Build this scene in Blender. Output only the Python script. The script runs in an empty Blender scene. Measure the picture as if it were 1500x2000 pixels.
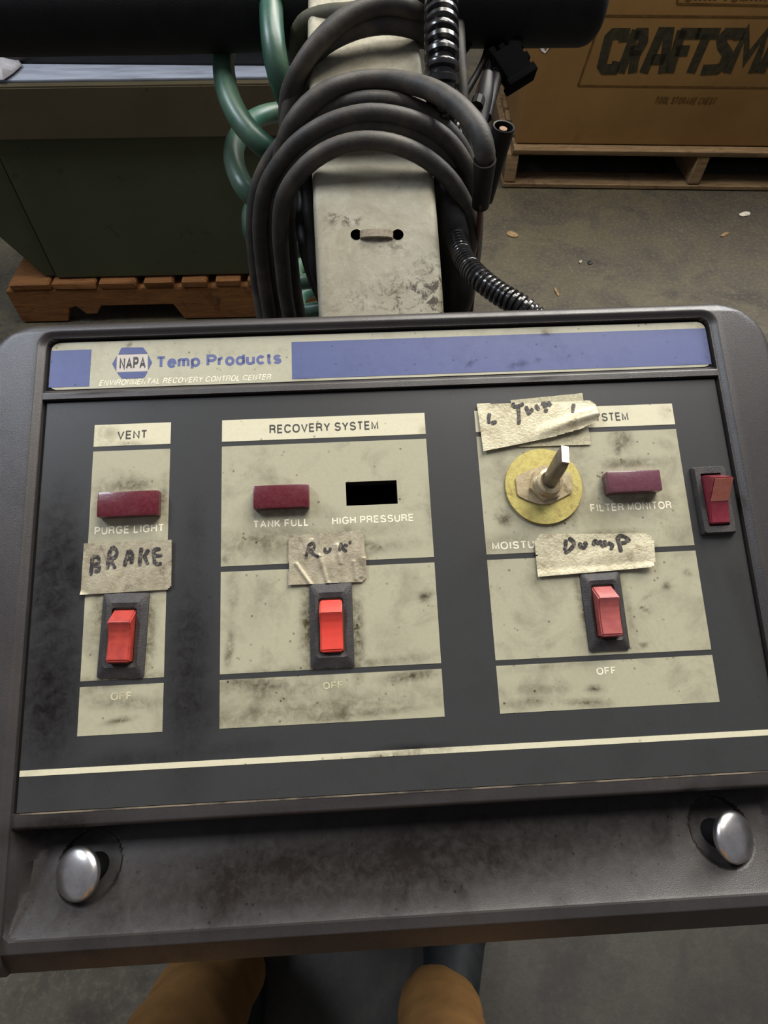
import bpy, bmesh, math, random
import numpy as np
from mathutils import Matrix, Vector
random.seed(7); rng = np.random.RandomState(7)
SC = bpy.context.scene; COL = SC.collection

# ------------------------------------------------------------------ camera
F = 1200.0; CX, CY = 750.0, 1000.0; CAM_H = 1.10
A = np.array([[0.9985666601936022, 0.048650293544500664, -0.02231085134701715],
              [-0.04262171072098091, 0.9749467997897393, 0.21831657599677878],
              [0.03237305862923368, -0.2170527275059546, 0.9756229284704252]])
P = np.array([0.004747055609802996, 0.01944985686418816, 0.258])   # panel origin seen from the camera (x right, y down, z ahead)
nad = np.array([-1.34, 880.0, 1200.0]); nad /= np.linalg.norm(nad)
Zw = -nad
Yw = np.array([0, 0, 1.0]); Yw = Yw - Yw.dot(Zw) * Zw; Yw /= np.linalg.norm(Yw)
Xw = np.cross(Yw, Zw)
R = np.array([Xw, Yw, Zw])                       # camera axes -> world
CAM = np.array([0, 0, CAM_H])
cam = bpy.data.objects.new('camera', bpy.data.cameras.new('camera')); COL.objects.link(cam)
m = np.eye(4); m[:3, 0] = R @ [1, 0, 0]; m[:3, 1] = R @ [0, -1, 0]; m[:3, 2] = R @ [0, 0, -1]; m[:3, 3] = CAM
cam.matrix_world = Matrix(m.tolist())
cam.data.sensor_fit = 'VERTICAL'; cam.data.sensor_height = 36.0; cam.data.lens = 36.0 * F / 2000.0
cam.data.clip_start = 0.01; cam.data.clip_end = 60
SC.camera = cam

# ------------------------------------------------------------------ world, lights, exposure
w = bpy.data.worlds.new('world'); SC.world = w; w.use_nodes = True
w.node_tree.nodes['Background'].inputs[0].default_value = (0.92, 0.92, 1.0, 1)
w.node_tree.nodes['Background'].inputs[1].default_value = 0.14
def area(name, loc, target, sx, sy, power, col):
    l = bpy.data.lights.new(name, 'AREA'); l.shape = 'RECTANGLE'; l.size = sx; l.size_y = sy; l.energy = power; l.color = col
    o = bpy.data.objects.new(name, l); COL.objects.link(o); o.location = loc
    o.rotation_euler = (Vector(target) - Vector(loc)).to_track_quat('-Z', 'Y').to_euler(); return o
area('unseen_lamp', (1.3, 2.4, 3.4), (0.05, 0.25, 0.9), 2.4, 1.0, 120, (1.0, 0.95, 0.84))
area('unseen_lamp', (0.5, 1.15, 3.5), (0.1, 0.3, 0.9), 1.6, 0.5, 42, (1.0, 0.96, 0.88))
area('unseen_lamp', (2.7, 2.9, 3.2), (0.3, 1.2, 0.6), 1.2, 0.4, 55, (0.82, 0.88, 1.0))
area('unseen_lamp', (-2.0, 1.1, 3.3), (-0.7, 1.4, 0.5), 1.4, 0.6, 52, (0.80, 0.88, 1.0))  # fill light added to brighten the washer deck, no such lamp known
SC.view_settings.view_transform = 'Standard'; SC.view_settings.look = 'None'
SC.view_settings.gamma = 1.0; SC.view_settings.use_curve_mapping = False
SC.view_settings.exposure = 0.28

# ------------------------------------------------------------------ geometry helpers
def ray(u, v): return np.array([(u - CX) / F, (v - CY) / F, 1.0])
def cw(p): return CAM + R @ np.asarray(p, float)              # camera coords -> world
def at(u, v, z): return cw(ray(u, v) * z)                      # a point z metres ahead
def onz(u, v, h):                                              # a point on the level plane of height h
    d = R @ ray(u, v); return CAM + d * ((h - CAM_H) / d[2])
def pl(u, v, h=0.0):                                           # panel coordinates (metres)
    r = ray(u, v); n = A[:, 2]; t = (n @ P - h) / (n @ r); p = r * t - P
    return np.array([A[:, 0] @ p, -A[:, 1] @ p, h])
PM = np.eye(4); PM[:3, 0] = R @ A[:, 0]; PM[:3, 1] = R @ -A[:, 1]; PM[:3, 2] = R @ -A[:, 2]; PM[:3, 3] = cw(P)
PANEL = Matrix(PM.tolist())
W2P = np.linalg.inv(PM)
def w2p(p): return (W2P @ np.r_[p, 1])[:3]
class Frame:                                                   # a flat face anywhere in the room
    def __init__(s, o, ux, uy):
        s.o = np.asarray(o, float); s.x = np.asarray(ux, float); s.x = s.x / np.linalg.norm(s.x)
        s.n = np.cross(s.x, uy); s.n /= np.linalg.norm(s.n); s.y = np.cross(s.n, s.x)
    def px(s, u, v, h=0.0):
        d = R @ ray(u, v); t = ((s.o - CAM) @ s.n + h) / (d @ s.n); p = CAM + d * t - s.o
        return np.array([p @ s.x, p @ s.y, h])
    def m(s):
        k = np.eye(4); k[:3, 0] = s.x; k[:3, 1] = s.y; k[:3, 2] = s.n; k[:3, 3] = s.o; return Matrix(k.tolist())

def link(name, me, mat, parent=None, frame=None, sharp=35):
    o = bpy.data.objects.new(name, me); COL.objects.link(o)
    if mat: me.materials.append(mat)
    if parent is not None: o.parent = parent
    if frame is not None: o.matrix_local = frame
    if sharp is None: pass
    else:
        for p in me.polygons: p.use_smooth = True
        me.set_sharp_from_angle(angle=math.radians(sharp))
    return o
def mesh(name, v, f, mat, parent=None, frame=None, sharp=35, center=False):
    v = np.asarray(v, float)
    if center:
        c = v.mean(0); v = v - c; T = Matrix.Translation(c.tolist()); frame = (frame @ T) if frame is not None else T
    me = bpy.data.meshes.new(name); me.from_pydata(v.tolist(), [], f); me.update()
    bm = bmesh.new(); bm.from_mesh(me); bmesh.ops.recalc_face_normals(bm, faces=bm.faces) if not center or True else None
    bm.to_mesh(me); bm.free()
    return link(name, me, mat, parent, frame, sharp)
def bmobj(name, bm, mat, parent=None, frame=None, sharp=35):
    me = bpy.data.meshes.new(name); bm.to_mesh(me); bm.free(); return link(name, me, mat, parent, frame, sharp)
def tag(o, label=None, cat=None, group=None, kind=None):
    if label: o['label'] = label
    if cat: o['category'] = cat
    if group: o['group'] = group
    if kind: o['kind'] = kind
    return o
def empty(name, label, cat, frame=None, loc=None, group=None):
    o = bpy.data.objects.new(name, None); COL.objects.link(o)
    if frame is not None: o.matrix_world = frame
    if loc is not None: o.location = loc
    return tag(o, label, cat, group)
def boxbm(x0, x1, y0, y1, z0, z1, bev=0.0, seg=2, bm=None):
    b = bmesh.new()
    vs = [b.verts.new((x, y, z)) for x in (x0, x1) for y in (y0, y1) for z in (z0, z1)]
    for f in ((0, 1, 3, 2), (4, 6, 7, 5), (0, 4, 5, 1), (2, 3, 7, 6), (0, 2, 6, 4), (1, 5, 7, 3)): b.faces.new([vs[i] for i in f])
    if bev: bmesh.ops.bevel(b, geom=b.edges[:], offset=bev, segments=seg, profile=0.6, affect='EDGES')
    bmesh.ops.recalc_face_normals(b, faces=b.faces)
    return b
def prism(pts, z0, z1, bev=0.0, top=None):                     # outline extruded in z; top = optional inset outline for the upper face
    b = bmesh.new(); n = len(pts); top = top if top is not None else pts
    lo = [b.verts.new((p[0], p[1], z0)) for p in pts]; hi = [b.verts.new((p[0], p[1], z1)) for p in top]
    b.faces.new(lo); b.faces.new(hi)
    for i in range(n): b.faces.new((lo[i], lo[(i + 1) % n], hi[(i + 1) % n], hi[i]))
    bmesh.ops.recalc_face_normals(b, faces=b.faces)
    if bev: bmesh.ops.bevel(b, geom=b.edges[:], offset=bev, segments=2, affect='EDGES')
    return b
def rrect(x0, x1, y0, y1, r, n=5):
    out = []
    for cx, cy, a0 in ((x1 - r, y1 - r, 0), (x0 + r, y1 - r, 90), (x0 + r, y0 + r, 180), (x1 - r, y0 + r, 270)):
        for k in range(n + 1):
            a = math.radians(a0 + 90 * k / n); out.append((cx + r * math.cos(a), cy + r * math.sin(a)))
    return out
def catmull(pts, step):
    pts = np.asarray(pts, float); out = []
    p = np.vstack([2 * pts[0] - pts[1], pts, 2 * pts[-1] - pts[-2]])
    for i in range(1, len(p) - 2):
        p0, p1, p2, p3 = p[i - 1:i + 3]
        def kt(a, b): return max(np.linalg.norm(b - a) ** 0.5, 1e-6)
        t0 = 0; t1 = kt(p0, p1); t2 = t1 + kt(p1, p2); t3 = t2 + kt(p2, p3)
        n = max(2, int(np.linalg.norm(p2 - p1) / step))
        for t in np.linspace(t1, t2, n, endpoint=False):
            a1 = (t1 - t) / (t1 - t0) * p0 + (t - t0) / (t1 - t0) * p1; a2 = (t2 - t) / (t2 - t1) * p1 + (t - t1) / (t2 - t1) * p2
            a3 = (t3 - t) / (t3 - t2) * p2 + (t - t2) / (t3 - t2) * p3
            b1 = (t2 - t) / (t2 - t0) * a1 + (t - t0) / (t2 - t0) * a2; b2 = (t3 - t) / (t3 - t1) * a2 + (t - t1) / (t3 - t1) * a3
            out.append((t2 - t) / (t2 - t1) * b1 + (t - t1) / (t2 - t1) * b2)
    out.append(pts[-1]); return np.array(out)
def tube(pts, rad, step=0.006, ns=12, rfun=None, cap=True, raw=False):
    c = pts if raw else catmull(pts, step)
    t = np.gradient(c, axis=0); t /= np.linalg.norm(t, axis=1)[:, None] + 1e-12
    u = np.cross(t[0], [0.3, 0.2, 1.0]); u /= np.linalg.norm(u); V = []; Fc = []
    s = np.r_[0, np.cumsum(np.linalg.norm(np.diff(c, axis=0), axis=1))]
    for i in range(len(c)):
        u = u - u.dot(t[i]) * t[i]; u /= np.linalg.norm(u); v = np.cross(t[i], u)
        r = rad if rfun is None else rfun(s[i], s[-1])
        for k in range(ns):
            a = 2 * math.pi * k / ns; V.append(c[i] + r * (math.cos(a) * u + math.sin(a) * v))
    n = len(c)
    for i in range(n - 1):
        for k in range(ns):
            a = i * ns + k; b = i * ns + (k + 1) % ns; Fc.append((a, b, b + ns, a + ns))
    if cap: Fc.append(tuple(range(ns))[::-1]); Fc.append(tuple((n - 1) * ns + k for k in range(ns)))
    return np.array(V), Fc
def lathe(prof, ns=40, axis_pts=None):                         # prof: (r, z)
    V = []; Fc = []
    for r, z in prof:
        for k in range(ns):
            a = 2 * math.pi * k / ns; V.append((r * math.cos(a), r * math.sin(a), z))
    for i in range(len(prof) - 1):
        for k in range(ns):
            a = i * ns + k; b = i * ns + (k + 1) % ns; Fc.append((a, b, b + ns, a + ns))
    if prof[0][0] > 1e-5: Fc.append(tuple(range(ns)))
    if prof[-1][0] > 1e-5: Fc.append(tuple((len(prof) - 1) * ns + k for k in range(ns)))
    return V, Fc
def smooth(a, b, x): t = np.clip((x - a) / (b - a), 0, 1); return t * t * (3 - 2 * t)

# ------------------------------------------------------------------ materials
def lin(c): return tuple(((x / 255) / 12.92 if x / 255 <= 0.04045 else ((x / 255 + 0.055) / 1.055) ** 2.4) for x in c) + (1,)
class NT:
    def __init__(s, name):
        s.m = bpy.data.materials.new(name); s.m.use_nodes = True; s.t = s.m.node_tree
        s.b = s.t.nodes['Principled BSDF']; s.tc = s.t.nodes.new('ShaderNodeTexCoord')
    def n(s, k, **kw):
        x = s.t.nodes.new(k)
        for a, v in kw.items(): setattr(x, a, v)
        return x
    def l(s, a, b): s.t.links.new(a, b)
    def noise(s, scale, detail=6, rough=0.6, dist=0.0, stretch=None):
        x = s.n('ShaderNodeTexNoise'); x.inputs['Scale'].default_value = scale; x.inputs['Detail'].default_value = detail
        x.inputs['Roughness'].default_value = rough; x.inputs['Distortion'].default_value = dist
        src = s.tc.outputs['Object']
        if stretch:
            mp = s.n('ShaderNodeMapping'); mp.inputs['Scale'].default_value = stretch; s.l(src, mp.inputs[0]); src = mp.outputs[0]
        s.l(src, x.inputs['Vector']); return x.outputs['Fac']
    def ramp(s, fac, stops):
        x = s.n('ShaderNodeValToRGB'); e = x.color_ramp.elements
        while len(e) < len(stops): e.new(0.5)
        for i, (p, c) in enumerate(stops):
            e[i].position = p; e[i].color = c if isinstance(c, tuple) and len(c) == 4 else (c, c, c, 1)
        s.l(fac, x.inputs[0]); return x.outputs[0]
    def mix(s, fac, a, b, mode='MIX'):
        x = s.n('ShaderNodeMix', data_type='RGBA', blend_type=mode)
        if isinstance(fac, (int, float)): x.inputs[0].default_value = fac
        else: s.l(fac, x.inputs[0])
        for i, c in ((6, a), (7, b)):
            if isinstance(c, tuple): x.inputs[i].default_value = c
            else: s.l(c, x.inputs[i])
        return x.outputs[2]
    def math(s, op, a, b=0.0, c=None):
        x = s.n('ShaderNodeMath', operation=op)
        for i, v in enumerate((a, b) if c is None else (a, b, c)):
            if isinstance(v, (int, float)): x.inputs[i].default_value = v
            else: s.l(v, x.inputs[i])
        return x.outputs[0]
    def bump(s, h, strength=0.3, dist=0.001):
        x = s.n('ShaderNodeBump'); x.inputs['Strength'].default_value = strength; x.inputs['Distance'].default_value = dist
        s.l(h, x.inputs['Height']); s.l(x.outputs[0], s.b.inputs['Normal'])
    def base(s, c):
        if isinstance(c, tuple): s.b.inputs['Base Color'].default_value = c
        else: s.l(c, s.b.inputs['Base Color'])
    def set(s, **kw):
        for k, v in kw.items():
            i = s.b.inputs[{'rough': 'Roughness', 'metal': 'Metallic', 'spec': 'Specular IOR Level', 'trans': 'Transmission Weight', 'ior': 'IOR', 'coat': 'Coat Weight'}[k]]
            if isinstance(v, (int, float)): i.default_value = v
            else: s.l(v, i)
def simple(name, c1, c2=None, scale=60, rough=0.5, metal=0.0, bump=0.0, bscale=None, spec=0.5, lo=0.35, hi=0.7, stretch=None, bdist=0.001):
    t = NT(name); c1 = lin(c1); c2 = lin(c2) if c2 else c1
    nz = t.noise(scale, stretch=stretch)
    t.base(t.mix(t.ramp(nz, [(lo, 0.0), (hi, 1.0)]), c1, c2)); t.set(rough=rough, metal=metal, spec=spec)
    if bump: t.bump(t.noise(bscale or scale * 3, stretch=stretch), bump, bdist)
    return t.m
def dirty(name, c, dirt, rough=0.45, fine=(0.50, 0.72), amt=0.55, spec=0.4, bump=0.05, bscale=2500, extra=None, specks=0.6, dust=None, gmin=.15):
    """surface with an attribute 'dirt' (grime of its own shape) broken up by noise"""
    t = NT(name); at_ = t.n('ShaderNodeAttribute', attribute_name='dirt')
    n1 = t.noise(45, 8, 0.65, 0.4); n2 = t.noise(600, 5, 0.7)
    g = t.math('MULTIPLY', at_.outputs['Fac'], t.ramp(t.noise(230, 6, 0.7, 0.5), [(0.32, gmin), (0.62, 1.0)]))
    k = t.math('ADD', g, t.math('MULTIPLY', t.ramp(n1, [(fine[0], 0.0), (fine[1], 1.0)]), amt))
    vor = t.n('ShaderNodeTexVoronoi'); vor.inputs['Scale'].default_value = 230; t.l(t.tc.outputs['Object'], vor.inputs['Vector'])
    sp = t.ramp(vor.outputs['Distance'], [(0.07, 1.0), (0.15, 0.0)])
    sp = t.math('MULTIPLY', t.math('MULTIPLY', sp, t.ramp(t.noise(60, 3, 0.6), [(0.44, 0.0), (0.56, 1.0)])), specks)
    k = t.math('MINIMUM', t.math('ADD', k, sp), 1.0)
    col = t.mix(t.ramp(n2, [(0.3, 0.0), (0.75, 0.25)]), lin(c), lin(tuple(x * 0.8 for x in c)))
    if dust: col = t.mix(t.ramp(t.noise(14, 8, 0.7, 0.8), [(0.45, 0.0), (0.75, 1.0)]), col, lin(dust))
    t.base(t.mix(k, col, lin(dirt)))
    t.set(rough=t.math('MINIMUM', t.math('ADD', rough, t.math('MULTIPLY', k, .35)), .9), spec=t.math('MULTIPLY', t.math('SUBTRACT', 1.15, k), spec))
    if bump: t.bump(t.noise(bscale, 3, 0.5), bump, 0.0004)
    return t.m

M = {}
M['housing'] = dirty('housing_plastic', (52, 48, 48), (27, 22, 19), rough=0.37, spec=0.6, amt=0.25, bump=0.25, bscale=3000, specks=0.2, dust=(66, 60, 56), gmin=.78)
M['film'] = dirty('label_film_black', (56, 56, 56), (24, 21, 21), rough=0.36, spec=0.5, amt=0.2, bump=0.02, specks=0.2, gmin=.6)
M['print'] = dirty('print_beige', (172, 167, 142), (62, 54, 38), rough=0.5, spec=0.35, amt=0.42, bump=0.03)
M['header'] = dirty('print_cream', (214, 207, 178), (80, 70, 50), rough=0.5, spec=0.35, amt=0.16, bump=0.03, fine=(0.55, 0.8))
M['plate'] = dirty('print_plate', (180, 176, 154), (82, 74, 56), rough=0.45, spec=0.35, amt=0.30, bump=0.03)
M['blue'] = dirty('print_blue', (84, 93, 138), (50, 52, 70), rough=0.42, spec=0.4, amt=0.15, bump=0.02, specks=0.5)
M['ink'] = simple('print_ink_dark', (52, 50, 50), (76, 74, 70), 900, 0.5)
M['ink_blue'] = simple('print_ink_blue', (80, 88, 138), (92, 98, 140), 700, 0.5)
M['ink_cream'] = simple('print_ink_cream', (240, 232, 208), (196, 188, 162), 420, 0.5, lo=0.52, hi=0.70)
M['ink_faded'] = simple('print_ink_faded', (200, 192, 158), (160, 152, 124), 420, 0.5, lo=0.45, hi=0.7)
M['marker'] = simple('marker_ink', (46, 42, 44), (120, 110, 96), 900, 0.45, lo=0.50, hi=0.66)
M['red'] = simple('rocker_red', (214, 66, 54), (200, 68, 58), 300, 0.33, bump=0.05, bscale=900)
M['red_dusty'] = simple('rocker_red_dusty', (172, 88, 84), (150, 76, 74), 300, 0.4, bump=0.05, bscale=900)
M['red_orange'] = simple('rocker_red_worn', (178, 68, 56), (150, 54, 50), 260, 0.35, bump=0.05, bscale=900)
M['bezel'] = simple('bezel_black', (50, 48, 50), (66, 62, 60), 220, 0.5, bump=0.3, bscale=1600, spec=0.4)
M['hole'] = simple('slot_black', (1, 1, 2), None, 60, 1.0, spec=0.0)
M['seam'] = simple('gap_shadow_black', (10, 10, 11), None, 60, 0.8, spec=0.2)

def lens(name, c1, c2):
    t = NT(name); t.base(t.mix(t.ramp(t.noise(500, 6, 0.7), [(0.4, 0.0), (0.7, 0.6)]), lin(c1), lin(c2))); t.set(rough=0.28, trans=0.25, ior=1.45, coat=0.3)
    t.bump(t.noise(800, 4), 0.1, 0.0005); return t.m
M['lens'] = lens('lamp_lens_red', (98, 26, 40), (118, 62, 66))
M['lens_dusty'] = lens('lamp_lens_dusty', (108, 62, 76), (130, 84, 92))
M['rocker_lens'] = lens('rocker_lens', (220, 128, 108), (232, 160, 136))
M['rocker_lens_dark'] = lens('rocker_lens_dark', (150, 50, 66), (160, 76, 84))

def metal(name, c1, c2, rough=0.35, scale=150, lo=0.4, hi=0.7, dirt=None, met=1.0, bump=0.1):
    t = NT(name); n = t.noise(scale, 8, 0.7, 0.4)
    col = t.mix(t.ramp(n, [(lo, 0.0), (hi, 1.0)]), lin(c1), lin(c2))
    if dirt: col = t.mix(t.ramp(t.noise(scale * 0.45, 10, 0.75, 0.8), [(0.55, 0.0), (0.70, 1.0)]), col, lin(dirt))
    t.base(col); t.set(rough=rough, metal=met); t.bump(t.noise(scale * 4, 4), bump, 0.0006); return t.m
M['chrome'] = metal('chrome_cap', (235, 232, 230), (200, 196, 192), 0.30, 120, bump=0.04)
M['zinc'] = metal('yellow_zinc', (198, 186, 112), (172, 152, 92), 0.45, 420, dirt=(112, 96, 54), met=0.5)
M['nickel'] = metal('nickel_dull', (206, 190, 156), (168, 150, 116), 0.36, 260, dirt=(112, 92, 64), met=0.55)
M['lever'] = metal('lever_steel', (130, 120, 108), (92, 84, 76), 0.38, 200, met=0.6)
M['tipm'] = metal('lit_tip', (176, 168, 156), (120, 112, 100), 0.5, 300, met=.6)  # lighter copy of the lever steel: light on the tip painted in
M['tape'] = metal('silver_tape', (176, 166, 142), (142, 132, 110), 0.48, 230, dirt=(112, 98, 76), met=0.3, bump=0.3)
M['tape_bright'] = metal('silver_tape_bright', (204, 196, 168), (168, 158, 130), 0.5, 230, dirt=(140, 124, 94), met=0.3, bump=0.4)
M['tape_weave'] = metal('silver_tape_weave', (190, 182, 152), (150, 142, 114), 0.5, 900, met=0.2, bump=0.6)

def arm_mat():
    t = NT('arm_galvanised')
    big = t.noise(22, 8, 0.7, 0.6); fine = t.noise(260, 8, 0.75, 0.3)
    col = t.mix(t.ramp(big, [(0.35, 0.0), (0.65, 1.0)]), lin((176, 172, 154)), lin((142, 134, 114)))
    vor = t.n('ShaderNodeTexVoronoi'); vor.inputs['Scale'].default_value = 190; t.l(t.tc.outputs['Object'], vor.inputs['Vector'])
    at_ = t.n('ShaderNodeAttribute', attribute_name='dirt')
    pit = t.math('MULTIPLY', t.ramp(t.noise(170, 8, 0.8, 0.6), [(0.50, 0.0), (0.60, 1.0)]), t.math('ADD', at_.outputs['Fac'], t.ramp(t.noise(30, 4, 0.6), [(0.56, 0.0), (0.74, 0.55)])))
    col = t.mix(t.math('MINIMUM', pit, 0.92), col, lin((62, 54, 44)))
    col = t.mix(t.ramp(fine, [(0.55, 0.0), (0.75, 0.35)]), col, lin((206, 200, 184)))
    t.base(col); t.set(rough=0.62, metal=0.25, spec=0.4); t.bump(fine, 0.3, 0.0006); return t.m
M['arm'] = arm_mat()
M['foam'] = simple('foam_grip', (26, 27, 29), (34, 35, 36), 80, 0.75, bump=0.3, bscale=900, spec=0.3)
M['cable'] = simple('cable_rubber', (56, 55, 53), (88, 80, 70), 70, 0.55, bump=0.15, bscale=800, spec=0.4, lo=0.42, hi=0.72)
M['cable_dusty'] = simple('cable_rubber_dusty', (66, 66, 52), (88, 84, 66), 70, 0.6, spec=0.3)
M['hose'] = simple('hose_green', (36, 82, 66), (82, 108, 88), 26, 0.40, bump=0.08, bscale=300, spec=0.6, lo=0.40, hi=0.66)
M['conduit'] = simple('conduit_black', (22, 22, 24), (40, 38, 38), 140, 0.22, spec=0.7)
M['black'] = simple('wire_black', (18, 17, 17), (32, 29, 28), 200, 0.5, spec=.3)
M['plug'] = simple('plug_black', (9, 9, 10), (12, 11, 11), 200, 0.9, spec=.05)
M['brownwire'] = simple('wire_brown', (96, 62, 48), (60, 44, 36), 200, 0.5)
M['copper'] = metal('brass_contact', (120, 92, 66), (90, 66, 50), 0.6, 300, met=.4)

# ------------------------------------------------------------------ floor
def floor_mat():
    t = NT('concrete_floor')
    a = t.noise(1.1, 8, 0.65, 0.5); b = t.noise(6, 10, 0.7, 0.6); c = t.noise(90, 6, 0.7)
    col = t.mix(t.ramp(a, [(0.35, 0.0), (0.65, 1.0)]), lin((80, 73, 54)), lin((54, 48, 40)))
    col = t.mix(t.ramp(b, [(0.44, 0.0), (0.62, 0.85)]), col, lin((46, 41, 35)))
    col = t.mix(t.ramp(c, [(0.5, 0.0), (0.8, 0.4)]), col, lin((126, 118, 96)))
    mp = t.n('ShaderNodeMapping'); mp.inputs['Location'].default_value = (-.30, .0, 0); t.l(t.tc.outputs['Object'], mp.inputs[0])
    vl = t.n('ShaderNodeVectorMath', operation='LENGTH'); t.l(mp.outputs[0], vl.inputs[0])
    foot_shade = t.ramp(t.math('ADD', vl.outputs['Value'], t.math('MULTIPLY', t.noise(3.5, 8, .65, .6), .7)), [(.80, 1.0), (1.15, 0.0)])
    col = t.mix(t.math('MULTIPLY', foot_shade, .75), col, lin((42, 41, 40)))  # soft dark patch round machine and feet: shade put into the floor colour
    t.base(col); t.set(rough=t.ramp(b, [(0.3, 0.45), (0.7, 0.75)]), spec=0.4); t.bump(t.noise(40, 8, 0.7), 0.25, 0.003); return t.m
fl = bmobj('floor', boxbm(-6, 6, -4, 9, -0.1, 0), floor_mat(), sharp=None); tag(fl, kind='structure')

# ------------------------------------------------------------------ machine
MC = empty('recovery_machine', 'dark grey plastic control console on a galvanised steel handle arm, with three red rocker switches', 'machine', PANEL)

def sdrr(X, Y, x0, x1, y0, y1, r):
    qx = np.abs(X - (x0 + x1) / 2) - (x1 - x0) / 2 + r; qy = np.abs(Y - (y0 + y1) / 2) - (y1 - y0) / 2 + r
    return np.hypot(np.maximum(qx, 0), np.maximum(qy, 0)) + np.minimum(np.maximum(qx, qy), 0) - r
HX, HT, HB, HR = 178.0, 113.2, -147.5, 24.0
CAPS = [(-124.5, -113.5), (124.8, -114.5)]
SLOT = [pl(675, 942) * 1000, pl(777, 984) * 1000]
SLOT = (SLOT[0][0], SLOT[1][0], SLOT[1][1], SLOT[0][1])
def hfun(X, Y):
    aX = np.abs(X)
    d = sdrr(X, Y, -150.2, 150.2, -134.3, 105.4, 4.5)
    out = 1.7 + 1.9 * smooth(0.1, 3.4, d)
    lip = np.where(Y < -134.0, 1.1 - np.maximum(0, -138.2 - Y) * 0.85, 99)
    out = np.minimum(out, np.where(Y < -128, np.where(aX < 150.5, np.minimum(lip, 1.1), np.minimum(3.6 - np.maximum(0, -138.2 - Y) * 0.85, out)), out))
    inner = np.zeros_like(X) - 0.25
    inner = np.where((Y < 81.4) & (Y > 76.3), 1.9 * smooth(81.4, 79.0, Y) - 0.25 * smooth(79, 81.4, Y), inner)
    inner = np.where((Y < -91.2), 0.6 - 1.0 * np.clip((-95.6 - Y) / 1.6, 0, 1) ** 2, inner)
    flo = -15.5 * np.clip((Y + 134.3) / 37.0, 0, 1) ** 0.9
    wall = -(150.0 - aX) * 2.4
    k = 1.6
    tr = np.maximum(flo, wall) + np.exp(-np.abs(flo - wall) / k) * 0.5
    for cx, cy in CAPS:
        rr = np.hypot(X - cx, Y - cy); tr = tr - 2.6 * (1 - smooth(11.2, 12.4, rr))
    inner = np.where(Y < -97.2, tr, inner)
    x0, x1, y0, y1 = SLOT
    inner = np.where((X > x0) & (X < x1) & (Y > y0) & (Y < y1), -7.0, inner)
    h = np.where(d > 0, out, inner)
    do = -sdrr(X, Y, -HX, HX, HB, HT, HR)
    h = h - np.maximum(0, Y - 107.6) * .30 - np.maximum(0, aX - 155.5) * .10
    e = np.clip(3.5 - do, 0, 3.5); h = h - np.where(Y > -134, 3.5 - np.sqrt(np.maximum(12.25 - e * e, 0)), 0) * 0.9
    return h
def lines(lo, hi, step, dense):
    s = set(np.round(np.arange(lo, hi + 1e-6, step), 3).tolist())
    for a, b, st in dense: s |= set(np.round(np.arange(a, b + 1e-6, st), 3).tolist())
    v = sorted(s); out = [v[0]]
    for x in v[1:]:
        if x - out[-1] > 0.07: out.append(x)
    return np.array(out)
def smudge_field(X, Y, sm):
    g = np.zeros_like(X)
    for (u, v, ru, rv, ang, st) in sm:
        c = pl(u, v) * 1000; k = 0.215; a = math.radians(ang)
        dx = (X - c[0]) * math.cos(a) + (Y - c[1]) * math.sin(a); dy = -(X - c[0]) * math.sin(a) + (Y - c[1]) * math.cos(a)
        g = np.maximum(g, st * np.exp(-((dx / (ru * k)) ** 2 + (dy / (rv * k)) ** 2) ** 1.3))
    return g
def setdirt(me, vals):
    a = me.attributes.new('dirt', 'FLOAT', 'POINT'); a.data.foreach_set('value', np.asarray(vals, np.float32).ravel())
def gridfaces(nx, ny, skip=None):
    f = []
    for j in range(ny - 1):
        for i in range(nx - 1):
            if skip is not None and skip[j, i]: continue
            a = j * nx + i; f.append((a, a + 1, a + nx + 1, a + nx))
    return f
# dirt on the moulded housing and a broad darkening of the tray (pixel centre, radii, angle, strength)
HSM = [(750, 1700, 760, 80, 3, 1.0), (1400, 1560, 120, 30, 3, .7), (100, 1620, 110, 30, 5, .9), (1180, 700, 25, 3, 2, .8), (1420, 1600, 90, 60, 40, .65), (1400, 1700, 80, 30, 20, .5), (150, 1640, 90, 30, 20, .7), (260, 1720, 60, 60, 0, .35), (700, 1560, 300, 14, 3, .5),
       (1280, 1560, 200, 12, 3, .7), (1180, 1640, 160, 50, 5, .35), (1050, 743, 40, 4, 2, .6), (200, 770, 60, 4, 2, .6), (500, 1760, 300, 30, 3, .3), (1350, 1545, 30, 12, 0, .9)]
xs = lines(-176, 176, 2.5, [(-156, -148, .4), (148, 156, .4), (-137.5, -111.5, .8), (111.5, 138.5, .8), (-178, -172, .7), (172, 178, .7), (-150.6, -149.8, .1), (149.8, 150.6, .1)])
ys = lines(-147.5, 113.2, 2.5, [(76, 82, .3), (99, 113.2, .5), (105.0, 105.6, .1), (-92, -90.5, .15), (-99, -95, .2), (-127, -101, .8), (-139.5, -133, .3), (76.1, 76.5, .1), (-97.4, -97.0, .1)])
xs = np.array(sorted(set(xs.tolist()) | {SLOT[0], SLOT[0] + .08, SLOT[1], SLOT[1] - .08})); ys = np.array(sorted(set(ys.tolist()) | {SLOT[2], SLOT[2] + .08, SLOT[3], SLOT[3] - .08}))
mg = np.array([0.6, 2, 6, 14, 24, 36, 50.])
xs = np.r_[-HX - mg[::-1], -HX, xs[(xs > -HX + .05) & (xs < HX - .05)], HX, HX + mg]; ys = np.r_[HB - mg[::-1], HB, ys[(ys > HB + .05) & (ys < HT - .05)], HT, HT + mg]
X, Y = np.meshgrid(xs, ys); dO = sdrr(X, Y, -HX, HX, HB, HT, HR)
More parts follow.
